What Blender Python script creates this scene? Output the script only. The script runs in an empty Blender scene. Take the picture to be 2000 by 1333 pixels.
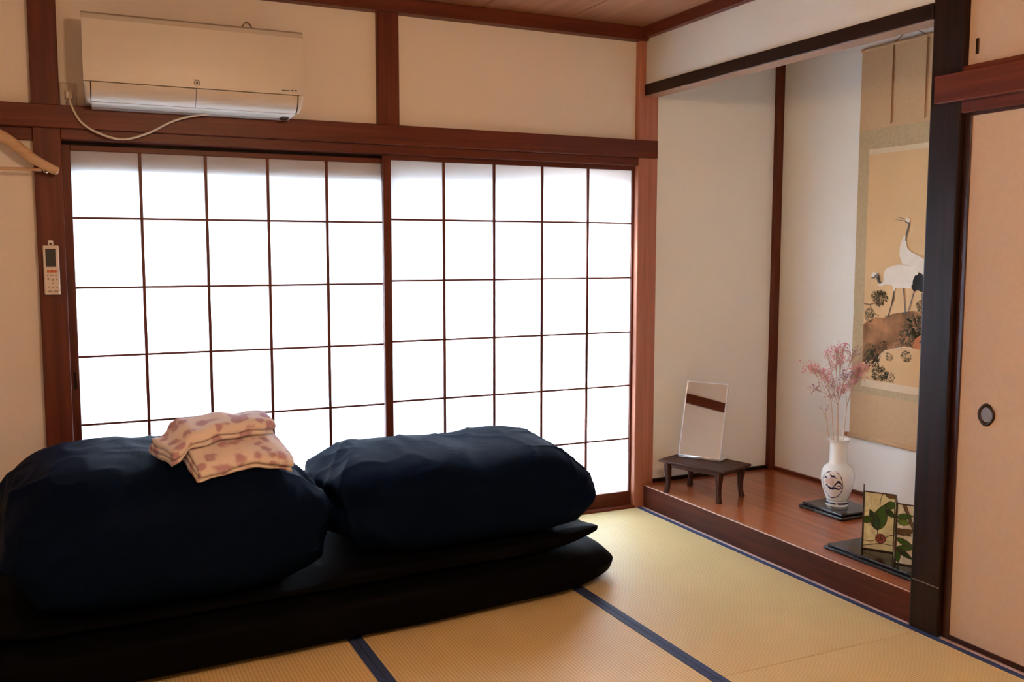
import bpy, bmesh, math, random
from mathutils import Vector, Matrix, noise
random.seed(7)
scene = bpy.context.scene
COL = scene.collection

# ------------------------------------------------------------------ camera
cam_d = bpy.data.cameras.new('camera')
cam_d.sensor_width = 36.0
cam_d.lens = 33.364
cam_d.clip_start = 0.02
cam = bpy.data.objects.new('camera', cam_d)
COL.objects.link(cam)
_a, _b, _r = math.radians(-25.3706), math.radians(-5.3868), math.radians(0.0585)
_f = Vector((-math.sin(_a) * math.cos(_b), math.cos(_a) * math.cos(_b), math.sin(_b)))
_x = Vector((math.cos(_a), math.sin(_a), 0.0))
_u = _x.cross(_f)
_x, _u = math.cos(_r) * _x + math.sin(_r) * _u, -math.sin(_r) * _x + math.cos(_r) * _u
_m = Matrix((_x, _u, -_f)).transposed().to_4x4()
_m.translation = Vector((-2.6603, -4.0679, 1.3064))
cam.matrix_world = _m
scene.camera = cam

# ------------------------------------------------------------------ world, exposure
scene.view_settings.view_transform = 'Standard'
scene.view_settings.look = 'None'
scene.view_settings.gamma = 1.0
scene.view_settings.exposure = 0.16
scene.view_settings.use_curve_mapping = False
world = bpy.data.worlds.new('daylight')
scene.world = world
world.use_nodes = True
_bg = world.node_tree.nodes['Background']
_bg.inputs['Color'].default_value = (0.70, 0.86, 1.0, 1)
_bg.inputs['Strength'].default_value = 36.0
try:
    scene.cycles.max_bounces = 10
    scene.cycles.diffuse_bounces = 5
    scene.cycles.glossy_bounces = 4
    scene.cycles.transmission_bounces = 6
    scene.cycles.sample_clamp_indirect = 80.0
    scene.cycles.use_denoising = True
except Exception:
    pass

# added lamps close behind the right shoji panel, standing in for a sun glint
def add_light(name, kind, loc, energy, color, size=0.1, target=None, **kw):
    d = bpy.data.lights.new(name, kind)
    d.energy = energy
    d.color = color
    if kind == 'AREA':
        d.shape = kw.get('shape', 'DISK')
        d.size = size
    else:
        d.shadow_soft_size = size
    o = bpy.data.objects.new(name, d)
    COL.objects.link(o)
    o.location = loc
    if target is not None:
        o.rotation_euler = (Vector(target) - Vector(loc)).to_track_quat('-Z', 'Y').to_euler()
    return o

add_light('added_patch_light', 'AREA', (-0.305, 0.24, 1.27), 16.0, (1.0, 0.99, 0.97), 0.16, (-0.315, 0, 1.26))  # added lamp near the paper, makes its bright patch
add_light('added_patch_light_low', 'AREA', (-0.27, 0.20, 0.52), 4.5, (1.0, 0.97, 0.93), 0.14, (-0.28, 0, 0.50))

# ------------------------------------------------------------------ materials
def mat(name):
    m = bpy.data.materials.new(name)
    m.use_nodes = True
    nt = m.node_tree
    return m, nt, nt.nodes['Principled BSDF']

def N(nt, t, **kw):
    n = nt.nodes.new(t)
    for k, v in kw.items():
        setattr(n, k, v)
    return n

def rgb(*c):
    return tuple(c) + (1.0,) if len(c) == 3 else tuple(c)

def plain(name, color, rough=0.5, metallic=0.0, var=0.06, scale=30.0, bump=0.0, spec=0.5, sheen=0.0):
    m, nt, b = mat(name)
    tc = N(nt, 'ShaderNodeTexCoord')
    no = N(nt, 'ShaderNodeTexNoise')
    no.inputs['Scale'].default_value = scale
    no.inputs['Detail'].default_value = 4
    nt.links.new(tc.outputs['Object'], no.inputs['Vector'])
    cr = N(nt, 'ShaderNodeValToRGB')
    cr.color_ramp.elements[0].position = 0.3
    cr.color_ramp.elements[1].position = 0.7
    cr.color_ramp.elements[0].color = rgb(*[max(0, c * (1 - var)) for c in color])
    cr.color_ramp.elements[1].color = rgb(*[min(1, c * (1 + var)) for c in color])
    nt.links.new(no.outputs['Fac'], cr.inputs['Fac'])
    nt.links.new(cr.outputs['Color'], b.inputs['Base Color'])
    b.inputs['Roughness'].default_value = rough
    b.inputs['Metallic'].default_value = metallic
    b.inputs['Specular IOR Level'].default_value = spec
    if sheen:
        b.inputs['Sheen Weight'].default_value = sheen
        b.inputs['Sheen Roughness'].default_value = 0.4
    if bump:
        bp = N(nt, 'ShaderNodeBump')
        bp.inputs['Strength'].default_value = bump
        bp.inputs['Distance'].default_value = 0.002
        nt.links.new(no.outputs['Fac'], bp.inputs['Height'])
        nt.links.new(bp.outputs['Normal'], b.inputs['Normal'])
    return m

def wood(name, dark, light, axis, rough=0.4, scale=9.0, coat=0.0, wear=None, spec=0.5):
    """grain runs along axis (0, 1, 2)"""
    m, nt, b = mat(name)
    tc = N(nt, 'ShaderNodeTexCoord')
    oi = N(nt, 'ShaderNodeObjectInfo')
    mp = N(nt, 'ShaderNodeMapping')
    s = [scale * 4.0] * 3
    s[axis] = scale * 0.18
    mp.inputs['Scale'].default_value = s
    ad = N(nt, 'ShaderNodeVectorMath', operation='ADD')
    ml = N(nt, 'ShaderNodeMath', operation='MULTIPLY')
    ml.inputs[1].default_value = 40.0
    nt.links.new(oi.outputs['Random'], ml.inputs[0])
    nt.links.new(tc.outputs['Object'], mp.inputs['Vector'])
    nt.links.new(mp.outputs['Vector'], ad.inputs[0])
    nt.links.new(ml.outputs[0], ad.inputs[1])
    no = N(nt, 'ShaderNodeTexNoise')
    no.inputs['Scale'].default_value = 1.0
    no.inputs['Detail'].default_value = 6
    no.inputs['Roughness'].default_value = 0.6
    no.inputs['Distortion'].default_value = 0.3
    nt.links.new(ad.outputs[0], no.inputs['Vector'])
    cr = N(nt, 'ShaderNodeValToRGB')
    cr.color_ramp.elements[0].position = 0.32
    cr.color_ramp.elements[1].position = 0.68
    cr.color_ramp.elements[0].color = rgb(*dark)
    cr.color_ramp.elements[1].color = rgb(*light)
    nt.links.new(no.outputs['Fac'], cr.inputs['Fac'])
    out = cr.outputs['Color']
    if wear:
        n2 = N(nt, 'ShaderNodeTexNoise')
        n2.inputs['Scale'].default_value = 6.0
        n2.inputs['Detail'].default_value = 5
        nt.links.new(tc.outputs['Object'], n2.inputs['Vector'])
        c2 = N(nt, 'ShaderNodeValToRGB')
        c2.color_ramp.elements[0].position = 0.5
        c2.color_ramp.elements[1].position = 0.72
        mx = N(nt, 'ShaderNodeMix', data_type='RGBA')
        nt.links.new(n2.outputs['Fac'], c2.inputs['Fac'])
        nt.links.new(c2.outputs['Color'], mx.inputs['Factor'])
        nt.links.new(out, mx.inputs['A'])
        mx.inputs['B'].default_value = rgb(*wear)
        out = mx.outputs['Result']
    nt.links.new(out, b.inputs['Base Color'])
    b.inputs['Roughness'].default_value = rough
    b.inputs['Specular IOR Level'].default_value = spec
    b.inputs['Coat Weight'].default_value = coat
    b.inputs['Coat Roughness'].default_value = 0.11
    bp = N(nt, 'ShaderNodeBump')
    bp.inputs['Strength'].default_value = 0.12
    bp.inputs['Distance'].default_value = 0.002
    nt.links.new(no.outputs['Fac'], bp.inputs['Height'])
    nt.links.new(bp.outputs['Normal'], b.inputs['Normal'])
    return m

M = {}
for _i, _ax in enumerate('xyz'):
    M['trim_' + _ax] = wood('red_brown_wood_' + _ax, (0.082, 0.0155, 0.0062), (0.155, 0.033, 0.0135), _i, 0.42, spec=0.3)
    M['dark_' + _ax] = wood('dark_lacquered_wood_' + _ax, (0.007, 0.0028, 0.002), (0.026, 0.009, 0.006), _i, 0.42, spec=0.22)
    M['table_' + _ax] = wood('old_walnut_' + _ax, (0.028, 0.010, 0.006), (0.080, 0.028, 0.015), _i, 0.6, 20, spec=0.2)
M['kamachi'] = wood('worn_red_lacquer_beam', (0.045, 0.0095, 0.004), (0.105, 0.022, 0.009), 1, 0.45, wear=(0.07, 0.016, 0.008), spec=0.2)
M['alcove_floor'] = wood('glossy_red_brown_board', (0.26, 0.062, 0.018), (0.46, 0.135, 0.040), 1, 0.30, 7, coat=0.5, wear=(0.33, 0.095, 0.032), spec=0.35)
M['ceiling_board'] = wood('ceiling_cedar', (0.29, 0.125, 0.06), (0.40, 0.19, 0.10), 1, 0.55, 5)
M['corner_post'] = wood('paler_red_brown_post', (0.37, 0.14, 0.082), (0.50, 0.205, 0.13), 2, 0.42)
M['underside'] = wood('planed_pale_brown', (0.30, 0.17, 0.12), (0.40, 0.24, 0.17), 1, 0.45)
M['underlay'] = plain('dark_underside', (0.04, 0.03, 0.025), 0.8)
M['plaster'] = plain('warm_white_plaster', (0.80, 0.745, 0.66), 0.9, var=0.025, scale=160, bump=0.25, spec=0.2)
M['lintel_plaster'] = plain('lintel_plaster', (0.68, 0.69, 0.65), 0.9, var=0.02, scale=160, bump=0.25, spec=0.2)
M['alcove_plaster'] = plain('lightened_alcove_plaster', (0.90, 0.93, 0.90), 0.9, var=0.02, scale=160, bump=0.25, spec=0.2)  # lighter than the room plaster to make up for weak daylight here
M['fusuma_paper'] = plain('fusuma_paper', (0.54, 0.42, 0.32), 0.85, var=0.03, scale=60, bump=0.1, spec=0.2)
M['border'] = plain('blue_tatami_border', (0.035, 0.060, 0.165), 0.6, var=0.25, scale=120, bump=0.2, spec=0.3)
M['edge_strip'] = plain('pale_edge_strip', (0.55, 0.40, 0.36), 0.5, var=0.05)

def tatami_material():
    m, nt, b = mat('tatami_rush')
    tc = N(nt, 'ShaderNodeTexCoord')
    wv = N(nt, 'ShaderNodeTexWave', wave_type='BANDS', bands_direction='X', wave_profile='SIN')
    wv.inputs['Scale'].default_value = 26.0     # ribs about 12 mm apart
    wv.inputs['Distortion'].default_value = 0.15
    wv.inputs['Detail'].default_value = 1
    nt.links.new(tc.outputs['Object'], wv.inputs['Vector'])
    mp = N(nt, 'ShaderNodeMapping')
    mp.inputs['Scale'].default_value = (14, 420, 30)
    no = N(nt, 'ShaderNodeTexNoise')
    no.inputs['Scale'].default_value = 1.0
    no.inputs['Detail'].default_value = 3
    nt.links.new(tc.outputs['Object'], mp.inputs['Vector'])
    nt.links.new(mp.outputs['Vector'], no.inputs['Vector'])
    n2 = N(nt, 'ShaderNodeTexNoise')
    n2.inputs['Scale'].default_value = 3.0
    n2.inputs['Detail'].default_value = 4
    nt.links.new(tc.outputs['Object'], n2.inputs['Vector'])
    cr = N(nt, 'ShaderNodeValToRGB')
    cr.color_ramp.elements[0].position = 0.2
    cr.color_ramp.elements[1].position = 0.8
    cr.color_ramp.elements[0].color = (0.65, 0.505, 0.23, 1)
    cr.color_ramp.elements[1].color = (0.82, 0.66, 0.34, 1)
    av = N(nt, 'ShaderNodeMath', operation='ADD')
    hv = N(nt, 'ShaderNodeMath', operation='MULTIPLY')
    hv.inputs[1].default_value = 0.5
    nt.links.new(no.outputs['Fac'], av.inputs[0])
    nt.links.new(n2.outputs['Fac'], av.inputs[1])
    nt.links.new(av.outputs[0], hv.inputs[0])
    nt.links.new(hv.outputs[0], cr.inputs['Fac'])
    mx = N(nt, 'ShaderNodeMix', data_type='RGBA', blend_type='MULTIPLY')
    mx.inputs['Factor'].default_value = 1.0
    c3 = N(nt, 'ShaderNodeValToRGB')
    c3.color_ramp.elements[0].position = 0.0
    c3.color_ramp.elements[0].color = (0.74, 0.72, 0.68, 1)
    c3.color_ramp.elements[1].position = 0.35
    c3.color_ramp.elements[1].color = (1, 1, 1, 1)
    nt.links.new(wv.outputs['Fac'], c3.inputs['Fac'])
    nt.links.new(cr.outputs['Color'], mx.inputs['A'])
    nt.links.new(c3.outputs['Color'], mx.inputs['B'])
    nt.links.new(mx.outputs['Result'], b.inputs['Base Color'])
    b.inputs['Roughness'].default_value = 0.48
    b.inputs['Specular IOR Level'].default_value = 0.45
    bp = N(nt, 'ShaderNodeBump')
    bp.inputs['Strength'].default_value = 0.35
    bp.inputs['Distance'].default_value = 0.0015
    nt.links.new(wv.outputs['Fac'], bp.inputs['Height'])
    nt.links.new(bp.outputs['Normal'], b.inputs['Normal'])
    return m
M['tatami'] = tatami_material()

def paper_material():
    m, nt, b = mat('shoji_paper')
    nt.nodes.remove(b)
    out = nt.nodes['Material Output']
    tc = N(nt, 'ShaderNodeTexCoord')
    no = N(nt, 'ShaderNodeTexNoise')
    no.inputs['Scale'].default_value = 8.0
    no.inputs['Detail'].default_value = 6
    nt.links.new(tc.outputs['Object'], no.inputs['Vector'])
    cr = N(nt, 'ShaderNodeValToRGB')
    cr.color_ramp.elements[0].color = (0.84, 0.85, 0.88, 1)
    cr.color_ramp.elements[1].color = (0.92, 0.93, 0.95, 1)
    nt.links.new(no.outputs['Fac'], cr.inputs['Fac'])
    tr = N(nt, 'ShaderNodeBsdfTranslucent')
    df = N(nt, 'ShaderNodeBsdfDiffuse')
    mx = N(nt, 'ShaderNodeMixShader')
    mx.inputs['Fac'].default_value = 0.42
    nt.links.new(cr.outputs['Color'], tr.inputs['Color'])
    nt.links.new(cr.outputs['Color'], df.inputs['Color'])
    nt.links.new(tr.outputs[0], mx.inputs[1])
    nt.links.new(df.outputs[0], mx.inputs[2])
    nt.links.new(mx.outputs[0], out.inputs['Surface'])
    return m
M['paper'] = paper_material()

# ------------------------------------------------------------------ mesh helpers
def link(o, parent=None):
    COL.objects.link(o)
    if parent is not None:
        o.parent = parent
    return o

def tag(o, label=None, cat=None, group=None, kind=None):
    if label: o['label'] = label
    if cat: o['category'] = cat
    if group: o['group'] = group
    if kind: o['kind'] = kind
    return o

def thing(name, label, cat=None, loc=(0, 0, 0), rotz=0.0, group=None, kind=None):
    o = bpy.data.objects.new(name, None)
    o.empty_display_size = 0.05
    link(o)
    o.location = loc
    o.rotation_euler = (0, 0, rotz)
    return tag(o, label, cat, group, kind)

def mesh(name, verts, faces, material, parent=None, smooth=False, local=False, recalc=True):
    """verts in world coordinates (or in the parent's own frame if local)"""
    vs = [Vector(v) for v in verts]
    if parent is not None and not local:
        off = Vector(parent.location)
        p = parent.parent
        while p is not None:
            off = off + Vector(p.location)
            p = p.parent
        vs = [v - off for v in vs]
    lo = Vector([min(v[i] for v in vs) for i in range(3)])
    hi = Vector([max(v[i] for v in vs) for i in range(3)])
    c = (lo + hi) * 0.5
    me = bpy.data.meshes.new(name)
    me.from_pydata([v - c for v in vs], [], faces)
    if recalc:
        bm = bmesh.new()
        bm.from_mesh(me)
        bmesh.ops.recalc_face_normals(bm, faces=bm.faces)
        bm.to_mesh(me)
        bm.free()
    if smooth:
        for p in me.polygons:
            p.use_smooth = True
    me.materials.append(material)
    o = bpy.data.objects.new(name, me)
    link(o, parent)
    o.location = c
    return o

def box(name, x0, x1, y0, y1, z0, z1, material, parent=None, bevel=0.0015, local=False, seg=1):
    bm = bmesh.new()
    bmesh.ops.create_cube(bm, size=1.0)
    sx, sy, sz = x1 - x0, y1 - y0, z1 - z0
    for v in bm.verts:
        v.co = Vector((v.co.x * sx + (x0 + x1) / 2, v.co.y * sy + (y0 + y1) / 2, v.co.z * sz + (z0 + z1) / 2))
    bv = min(bevel, min(sx, sy, sz) * 0.3)
    if bv > 0:
        bmesh.ops.bevel(bm, geom=bm.edges[:], offset=bv, segments=seg, profile=0.5, affect='EDGES')
    vs = [v.co.copy() for v in bm.verts]
    bm.verts.index_update()
    fs = [[v.index for v in f.verts] for f in bm.faces]
    bm.free()
    return mesh(name, vs, fs, material, parent, local=local)

def struct(o, label):
    o['kind'] = 'structure'
    o['label'] = label
    return o

def grid_faces(nu, nv, wrap_v=False, off=0):
    f = []
    for i in range(nu - 1):
        for j in range(nv if wrap_v else nv - 1):
            j2 = (j + 1) % nv
            f.append((off + i * nv + j, off + i * nv + j2, off + (i + 1) * nv + j2, off + (i + 1) * nv + j))
    return f

def tube_geo(pts, radii, res=8, cap=True, flat=1.0):
    pts = [Vector(p) for p in pts]
    n = len(pts)
    if not isinstance(radii, (list, tuple)):
        radii = [radii] * n
    vs, prev = [], None
    for i, p in enumerate(pts):
        t = (pts[min(i + 1, n - 1)] - pts[max(i - 1, 0)]).normalized()
        if prev is None:
            ref = Vector((0, 0, 1)) if abs(t.z) < 0.9 else Vector((1, 0, 0))
            a = t.cross(ref).normalized()
        else:
            a = (prev - t * prev.dot(t)).normalized()
        prev = a
        b = t.cross(a)
        for k in range(res):
            an = 2 * math.pi * k / res
            vs.append(p + a * (radii[i] * math.cos(an)) + b * (radii[i] * math.sin(an) * flat))
    fs = grid_faces(n, res, True)
    if cap:
        fs.append(tuple(range(res - 1, -1, -1)))
        fs.append(tuple((n - 1) * res + k for k in range(res)))
    return vs, fs

def tube(name, pts, radii, material, parent=None, res=8, local=False, flat=1.0):
    vs, fs = tube_geo(pts, radii, res, True, flat)
    return mesh(name, vs, fs, material, parent, True, local)

def spline(pts, n=12):
    """Catmull-Rom through pts"""
    P = [Vector(p) for p in pts]
    P = [P[0] * 2 - P[1]] + P + [P[-1] * 2 - P[-2]]
    out = []
    for i in range(1, len(P) - 2):
        for k in range(n):
            t = k / n
            a, b, c, d = P[i - 1], P[i], P[i + 1], P[i + 2]
            out.append(0.5 * ((2 * b) + (c - a) * t + (2 * a - 5 * b + 4 * c - d) * t * t + (3 * b - a - 3 * c + d) * t ** 3))
    out.append(P[-2])
    return out

def lathe_geo(profile, res=48):
    vs = []
    for r, z in profile:
        for k in range(res):
            an = 2 * math.pi * k / res
            vs.append((r * math.cos(an), r * math.sin(an), z))
    return vs, grid_faces(len(profile), res, True)

def plate(name, poly, frame, thick, material, parent=None, local=False, smooth=False):
    """polygon (list of 2D) lifted by frame(u, v, d) -> xyz, d from 0 to thick"""
    n = len(poly)
    vs = [frame(u, v, thick) for u, v in poly] + [frame(u, v, 0.0) for u, v in poly]
    bm = bmesh.new()
    top = [bm.verts.new(v) for v in vs[:n]]
    bot = [bm.verts.new(v) for v in vs[n:]]
    bm.faces.new(top)
    bm.faces.new(bot[::-1])
    for i in range(n):
        j = (i + 1) % n
        bm.faces.new((top[i], bot[i], bot[j], top[j]))
    bmesh.ops.triangulate(bm, faces=[f for f in bm.faces if len(f.verts) > 4])
    bm.verts.index_update()
    V = [v.co.copy() for v in bm.verts]
    F = [[v.index for v in f.verts] for f in bm.faces]
    bm.free()
    return mesh(name, V, F, material, parent, smooth, local)

def ribbon(pts, w):
    """2D stroke polygon with width(s)"""
    n = len(pts)
    if not isinstance(w, (list, tuple)):
        w = [w] * n
    L, R = [], []
    for i in range(n):
        a = Vector(pts[max(i - 1, 0)]); b = Vector(pts[min(i + 1, n - 1)])
        t = (b - a).normalized()
        nn = Vector((-t.y, t.x)) * (w[i] * 0.5)
        L.append(tuple(Vector(pts[i]) + nn)); R.append(tuple(Vector(pts[i]) - nn))
    return L + R[::-1]

# =================================================================== THE ROOM
# ---- floor of tatami mats
floor = box('floor', -3.75, 0.9, -4.75, 0.06, -0.16, -0.06, M['underlay'], bevel=0)
struct(floor, 'floor of straw coloured tatami mats edged with blue cloth')
XB = [-3.62, -2.715, -1.81, -0.888, -0.015]
def tatami_mat(x0, x1, y0, y1):
    m = box('tatami_mat', x0 + 0.0008, x1 - 0.0008, y0 + 0.0008, y1 - 0.0008, -0.06, -0.0005, M['tatami'], floor, bevel=0.002)
    for a, b in ((x0 + 0.0008, x0 + 0.0258), (x1 - 0.0258, x1 - 0.0008)):
        box('border', a, b, y0 + 0.0008, y1 - 0.0008, -0.003, 0.0009, M['border'], m, bevel=0.0006)
    return m
for i in range(4):
    for (y0, y1) in ((-1.80, -0.036), (-3.6, -1.80), (-4.68, -3.6)):
        tatami_mat(XB[i], XB[i + 1], y0, y1)
sill = box('trim_1', -2.64, -0.05, -0.036, 0.12, -0.06, 0.012, M['trim_x'])
struct(sill, 'grooved wooden sill under the sliding paper screens')
es = box('trim_2', -0.0148, 0.03, -4.7, -1.876, -0.06, 0.0012, M['edge_strip'])
struct(es, 'pale threshold strip between blue mat border and sliding door')
es2 = box('trim_3', -0.0148, 0.0, -1.74, -0.036, -0.06, 0.0012, M['edge_strip'])
struct(es2, 'pale strip between blue mat border and alcove front beam')

# ---- back wall with the shoji
wall_back = thing('wall_back', 'warm white plaster wall around and above the shoji window', loc=(0, 0, 0), kind='structure')
box('plaster_panel', -1.30, -0.04, 0.0, 0.1, 1.80, 2.42, M['plaster'], wall_back, 0)
box('plaster_panel', -2.65, -1.385, 0.0, 0.1, 1.80, 2.42, M['plaster'], wall_back, 0)
box('plaster_panel', -3.75, -2.73, 0.0, 0.1, 1.80, 2.42, M['plaster'], wall_back, 0)
box('plaster_panel', -3.75, -2.72, 0.0, 0.1, -0.1, 1.80, M['plaster'], wall_back, 0)
PF = -0.034
struct(box('trim_4', -2.737, -2.640, PF, 0.12, -0.06, 2.41, M['trim_z'], bevel=0.003), 'red brown wooden post left of the shoji, remote hung on it')
struct(box('trim_5', -1.389, -1.293, PF, 0.12, 1.84, 2.40, M['trim_z'], bevel=0.003), 'short red brown post above the shoji between two plaster panels')
struct(box('trim_6', -0.055, 0.058, PF, 0.12, -0.06, 2.42, M['corner_post'], bevel=0.003), 'red brown corner post between shoji and alcove')
struct(box('trim_7', -3.72, 0.046, -0.055, 0.0, 1.769, 1.855, M['trim_x'], bevel=0.003), 'long red brown rail across the wall above the shoji')
struct(box('trim_8', -2.64, -0.055, -0.036, 0.12, 1.731, 1.769, M['trim_x'], bevel=0.002), 'grooved head rail directly above the sliding shoji')
struct(box('trim_9', -3.72, -2.737, -0.022, 0.0, 1.722, 1.769, M['trim_x'], bevel=0.002), 'thin dark strip under the rail behind the coat hanger')
struct(box('trim_10', -3.72, 0.05, -0.056, 0.02, 2.334, 2.398, M['trim_x'], bevel=0.002), 'ceiling moulding along the shoji wall')
struct(box('trim_11', -0.050, 0.02, -4.7, -0.050, 2.345, 2.398, M['trim_y'], bevel=0.002), 'ceiling moulding along the alcove wall')

# shoji panels: each pane, bar, rail and stile its own part
W, H = 0.25163, 0.27375
def shoji(name, label, xr, y0, zrows, stile_l, stile_r, rail_top, bar_dark):
    root = thing(name, label, loc=(xr - 2.5 * W, y0, 0), kind='structure')
    x0 = xr - 5 * W
    zt, zb = zrows[0], zrows[-1]
    box('stile', stile_l, x0, y0, y0 + 0.028, 0.004, zt + rail_top, M['trim_z'], root, 0.002)
    box('stile', xr, stile_r, y0, y0 + 0.028, 0.004, zt + rail_top, M['trim_z'], root, 0.002)
    box('top_rail', x0, xr, y0 + 0.001, y0 + 0.027, zt, zt + rail_top, M['trim_x'], root, 0.0015)
    box('bottom_rail', x0, xr, y0 + 0.001, y0 + 0.027, 0.004, zb, M['trim_x'], root, 0.0015)
    for i in range(1, 5):
        x = x0 + i * W
        box('upright_bar', x - 0.0058, x + 0.0058, y0 + 0.004, y0 + 0.0135, zb, zt, M['trim_z'], root, 0.0008)
    for z in zrows[1:-1]:
        box('cross_bar', x0, xr, y0 + 0.0055, y0 + 0.0138, z - 0.0042, z + 0.0042, M['trim_x'], root, 0.0008)
    proto = {}
    for i in range(5):
        for j in range(len(zrows) - 1):
            h = round(zrows[j] - zrows[j + 1], 4)
            xa = x0 + i * W
            if h not in proto:
                o = box('pane', xa, xa + W, y0 + 0.0142, y0 + 0.0146, zrows[j + 1], zrows[j], M['paper'], root, 0)
                proto[h] = o
            else:
                o = proto[h].copy()
                link(o, root)
                o.location = Vector((xa + W / 2, y0 + 0.0144, (zrows[j] + zrows[j + 1]) / 2)) - root.location
    return root
zr = [1.7096] + [0.0799 + k * H for k in (5, 4, 3, 2, 1, 0)]
zl = [1.6958] + [0.0671 + k * H for k in (5, 4, 3, 2, 1, 0)]
sr = shoji('window_1', 'right sliding shoji panel of white paper panes, brighter, beside the alcove', -0.0657, 0.0, zr, -1.360, -0.038, 0.028, False)
sl = shoji('window_2', 'left sliding shoji panel of white paper panes, below the air conditioner', -1.3517, 0.034, zl, -2.6405, -1.318, 0.021, True)
box('finger_pull', -0.0610, -0.0455, -0.0012, 0.002, 0.73, 0.79, M['dark_z'], sr, 0.001)
box('finger_pull', -2.632, -2.620, 0.0328, 0.036, 0.76, 0.83, M['dark_z'], sl, 0.001)


# outdoors: ground, low eave, posts and wall added to shade the paper
M['concrete'] = plain('grey_outdoor_concrete', (0.42, 0.42, 0.41), 0.9, var=0.12, scale=4)
M['alu'] = plain('bronze_aluminium', (0.10, 0.09, 0.08), 0.4, 0.6)
struct(box('trim_12', -4.5, 1.6, 0.064, 0.54, 1.617, 1.80, M['dark_x']), 'unseen eave board outside, set low to dim the top shoji panes')  # eave hung low and close to darken the top panes
struct(box('trim_13', -9, 8, 0.13, 9, -0.55, -0.45, M['concrete'], bevel=0), 'grey paved ground outside behind the shoji')

struct(box('trim_26', -1.70, -1.645, 0.16, 0.215, -0.45, 1.725, M['trim_z']), 'slim unseen post added outside to shade a band of the left shoji')  # both posts added for soft upright bands of shade on the paper
struct(box('trim_27', -0.99, -0.93, 0.16, 0.215, -0.45, 1.725, M['trim_z']), 'slim unseen post added outside to shade a band of the right shoji')
struct(box('wall_sky_block', -7, 5, 2.6, 2.8, -0.45, 1.85, M['concrete'], bevel=0), 'grey unseen wall added outside the shoji to block the low sky')  # unseen wall, added to cut off the sky near the horizon
# ---- ceiling
ceil = box('ceiling', -3.8, 0.12, -4.8, 0.12, 2.413, 2.45, M['underlay'], bevel=0)
struct(ceil, 'brown cedar board ceiling with dark seams')
xs = [0.02, -0.463, -0.906, -1.35, -1.79, -2.23, -2.67, -3.11, -3.55, -3.74]
for i in range(len(xs) - 1):
    box('ceiling_board', xs[i + 1] + 0.0025, xs[i] - 0.0025, -4.72, 0.02, 2.398, 2.4135, M['ceiling_board'], ceil, bevel=0.0015)

# ---- alcove (tokonoma)
YP0, YP1 = -1.752, -1.876      # alcove post
struct(box('floor_alcove', 0.012, 0.9, -1.80, 0.02, 0.04, 0.1128, M['alcove_floor'], bevel=0.001), 'raised glossy red brown alcove floor')
struct(box('trim_14', 0.0, 0.0122, YP0 + 0.001, PF, -0.06, 0.1140, M['kamachi'], bevel=0.004, seg=2), 'worn red brown front beam of the raised alcove floor')
M['worn'] = plain('worn_highlit_edge', (0.60, 0.38, 0.29), 0.4, var=0.35, scale=45)  # wear on the edge, paled further to carry the bevel's highlight
box('worn_highlight_edge', -0.0007, 0.0042, YP0 + 0.004, PF - 0.01, 0.1104, 0.1148, M['worn'], [o for o in COL.objects if o.name == 'trim_14'][0], 0.001)
struct(box('wall_alcove_side', 0.05, 0.95, 0.0, 0.1, 0.0, 2.5, M['alcove_plaster'], bevel=0), 'alcove side wall of lightened plaster behind the small table')
struct(box('wall_alcove_rear', 0.862, 0.96, -1.85, 0.02, 0.0, 2.5, M['alcove_plaster'], bevel=0), 'alcove rear wall of lightened plaster with the scroll hung on it')
struct(box('wall_alcove_end', 0.03, 0.9, -1.88, -1.80, 0.0, 2.5, M['alcove_plaster'], bevel=0), 'alcove end wall hidden behind the dark post')
struct(box('ceiling_alcove', 0.02, 0.95, -1.88, 0.05, 2.42, 2.5, M['ceiling_board'], bevel=0), 'wooden ceiling inside the alcove')
struct(box('trim_15', 0.822, 0.866, -0.030, 0.01, 0.113, 2.43, M['trim_z'], bevel=0.002), 'slim brown corner pole inside the alcove')
struct(box('baseboard_alcove_side', 0.058, 0.822, -0.014, 0.0, 0.1128, 0.132, M['dark_x'], bevel=0.001), 'thin dark skirting along the alcove side wall')
struct(box('baseboard_alcove_rear', 0.848, 0.864, -1.80, -0.03, 0.1128, 0.130, M['trim_y'], bevel=0.001), 'thin brown skirting below the scroll')
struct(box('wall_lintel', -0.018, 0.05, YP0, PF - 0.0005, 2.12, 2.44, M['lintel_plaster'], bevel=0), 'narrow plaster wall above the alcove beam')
struct(box('trim_16', -0.026, 0.062, YP0, PF - 0.001, 2.073, 2.126, M['dark_y'], bevel=0.002), 'dark beam across the top of the alcove opening')
box('planed_underside', -0.022, 0.061, YP0 + 0.001, PF - 0.002, 2.0715, 2.0735, M['underside'], [o for o in COL.objects if o.name == 'trim_16'][0], 0)
tb = box('trim_17', -0.022, 0.10, YP1, YP0, 0.0012, 2.40, M['dark_z'], bevel=0.006, seg=2)
struct(tb, 'thick dark glossy alcove post beside the sliding door')
M['scuff'] = plain('pale_scuff', (0.16, 0.13, 0.10), 0.6, var=0.3)
box('scuff_line', -0.0228, -0.0215, YP1 + 0.004, YP0 - 0.008, 0.172, 0.1755, M['scuff'], tb, 0.0003)

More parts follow.
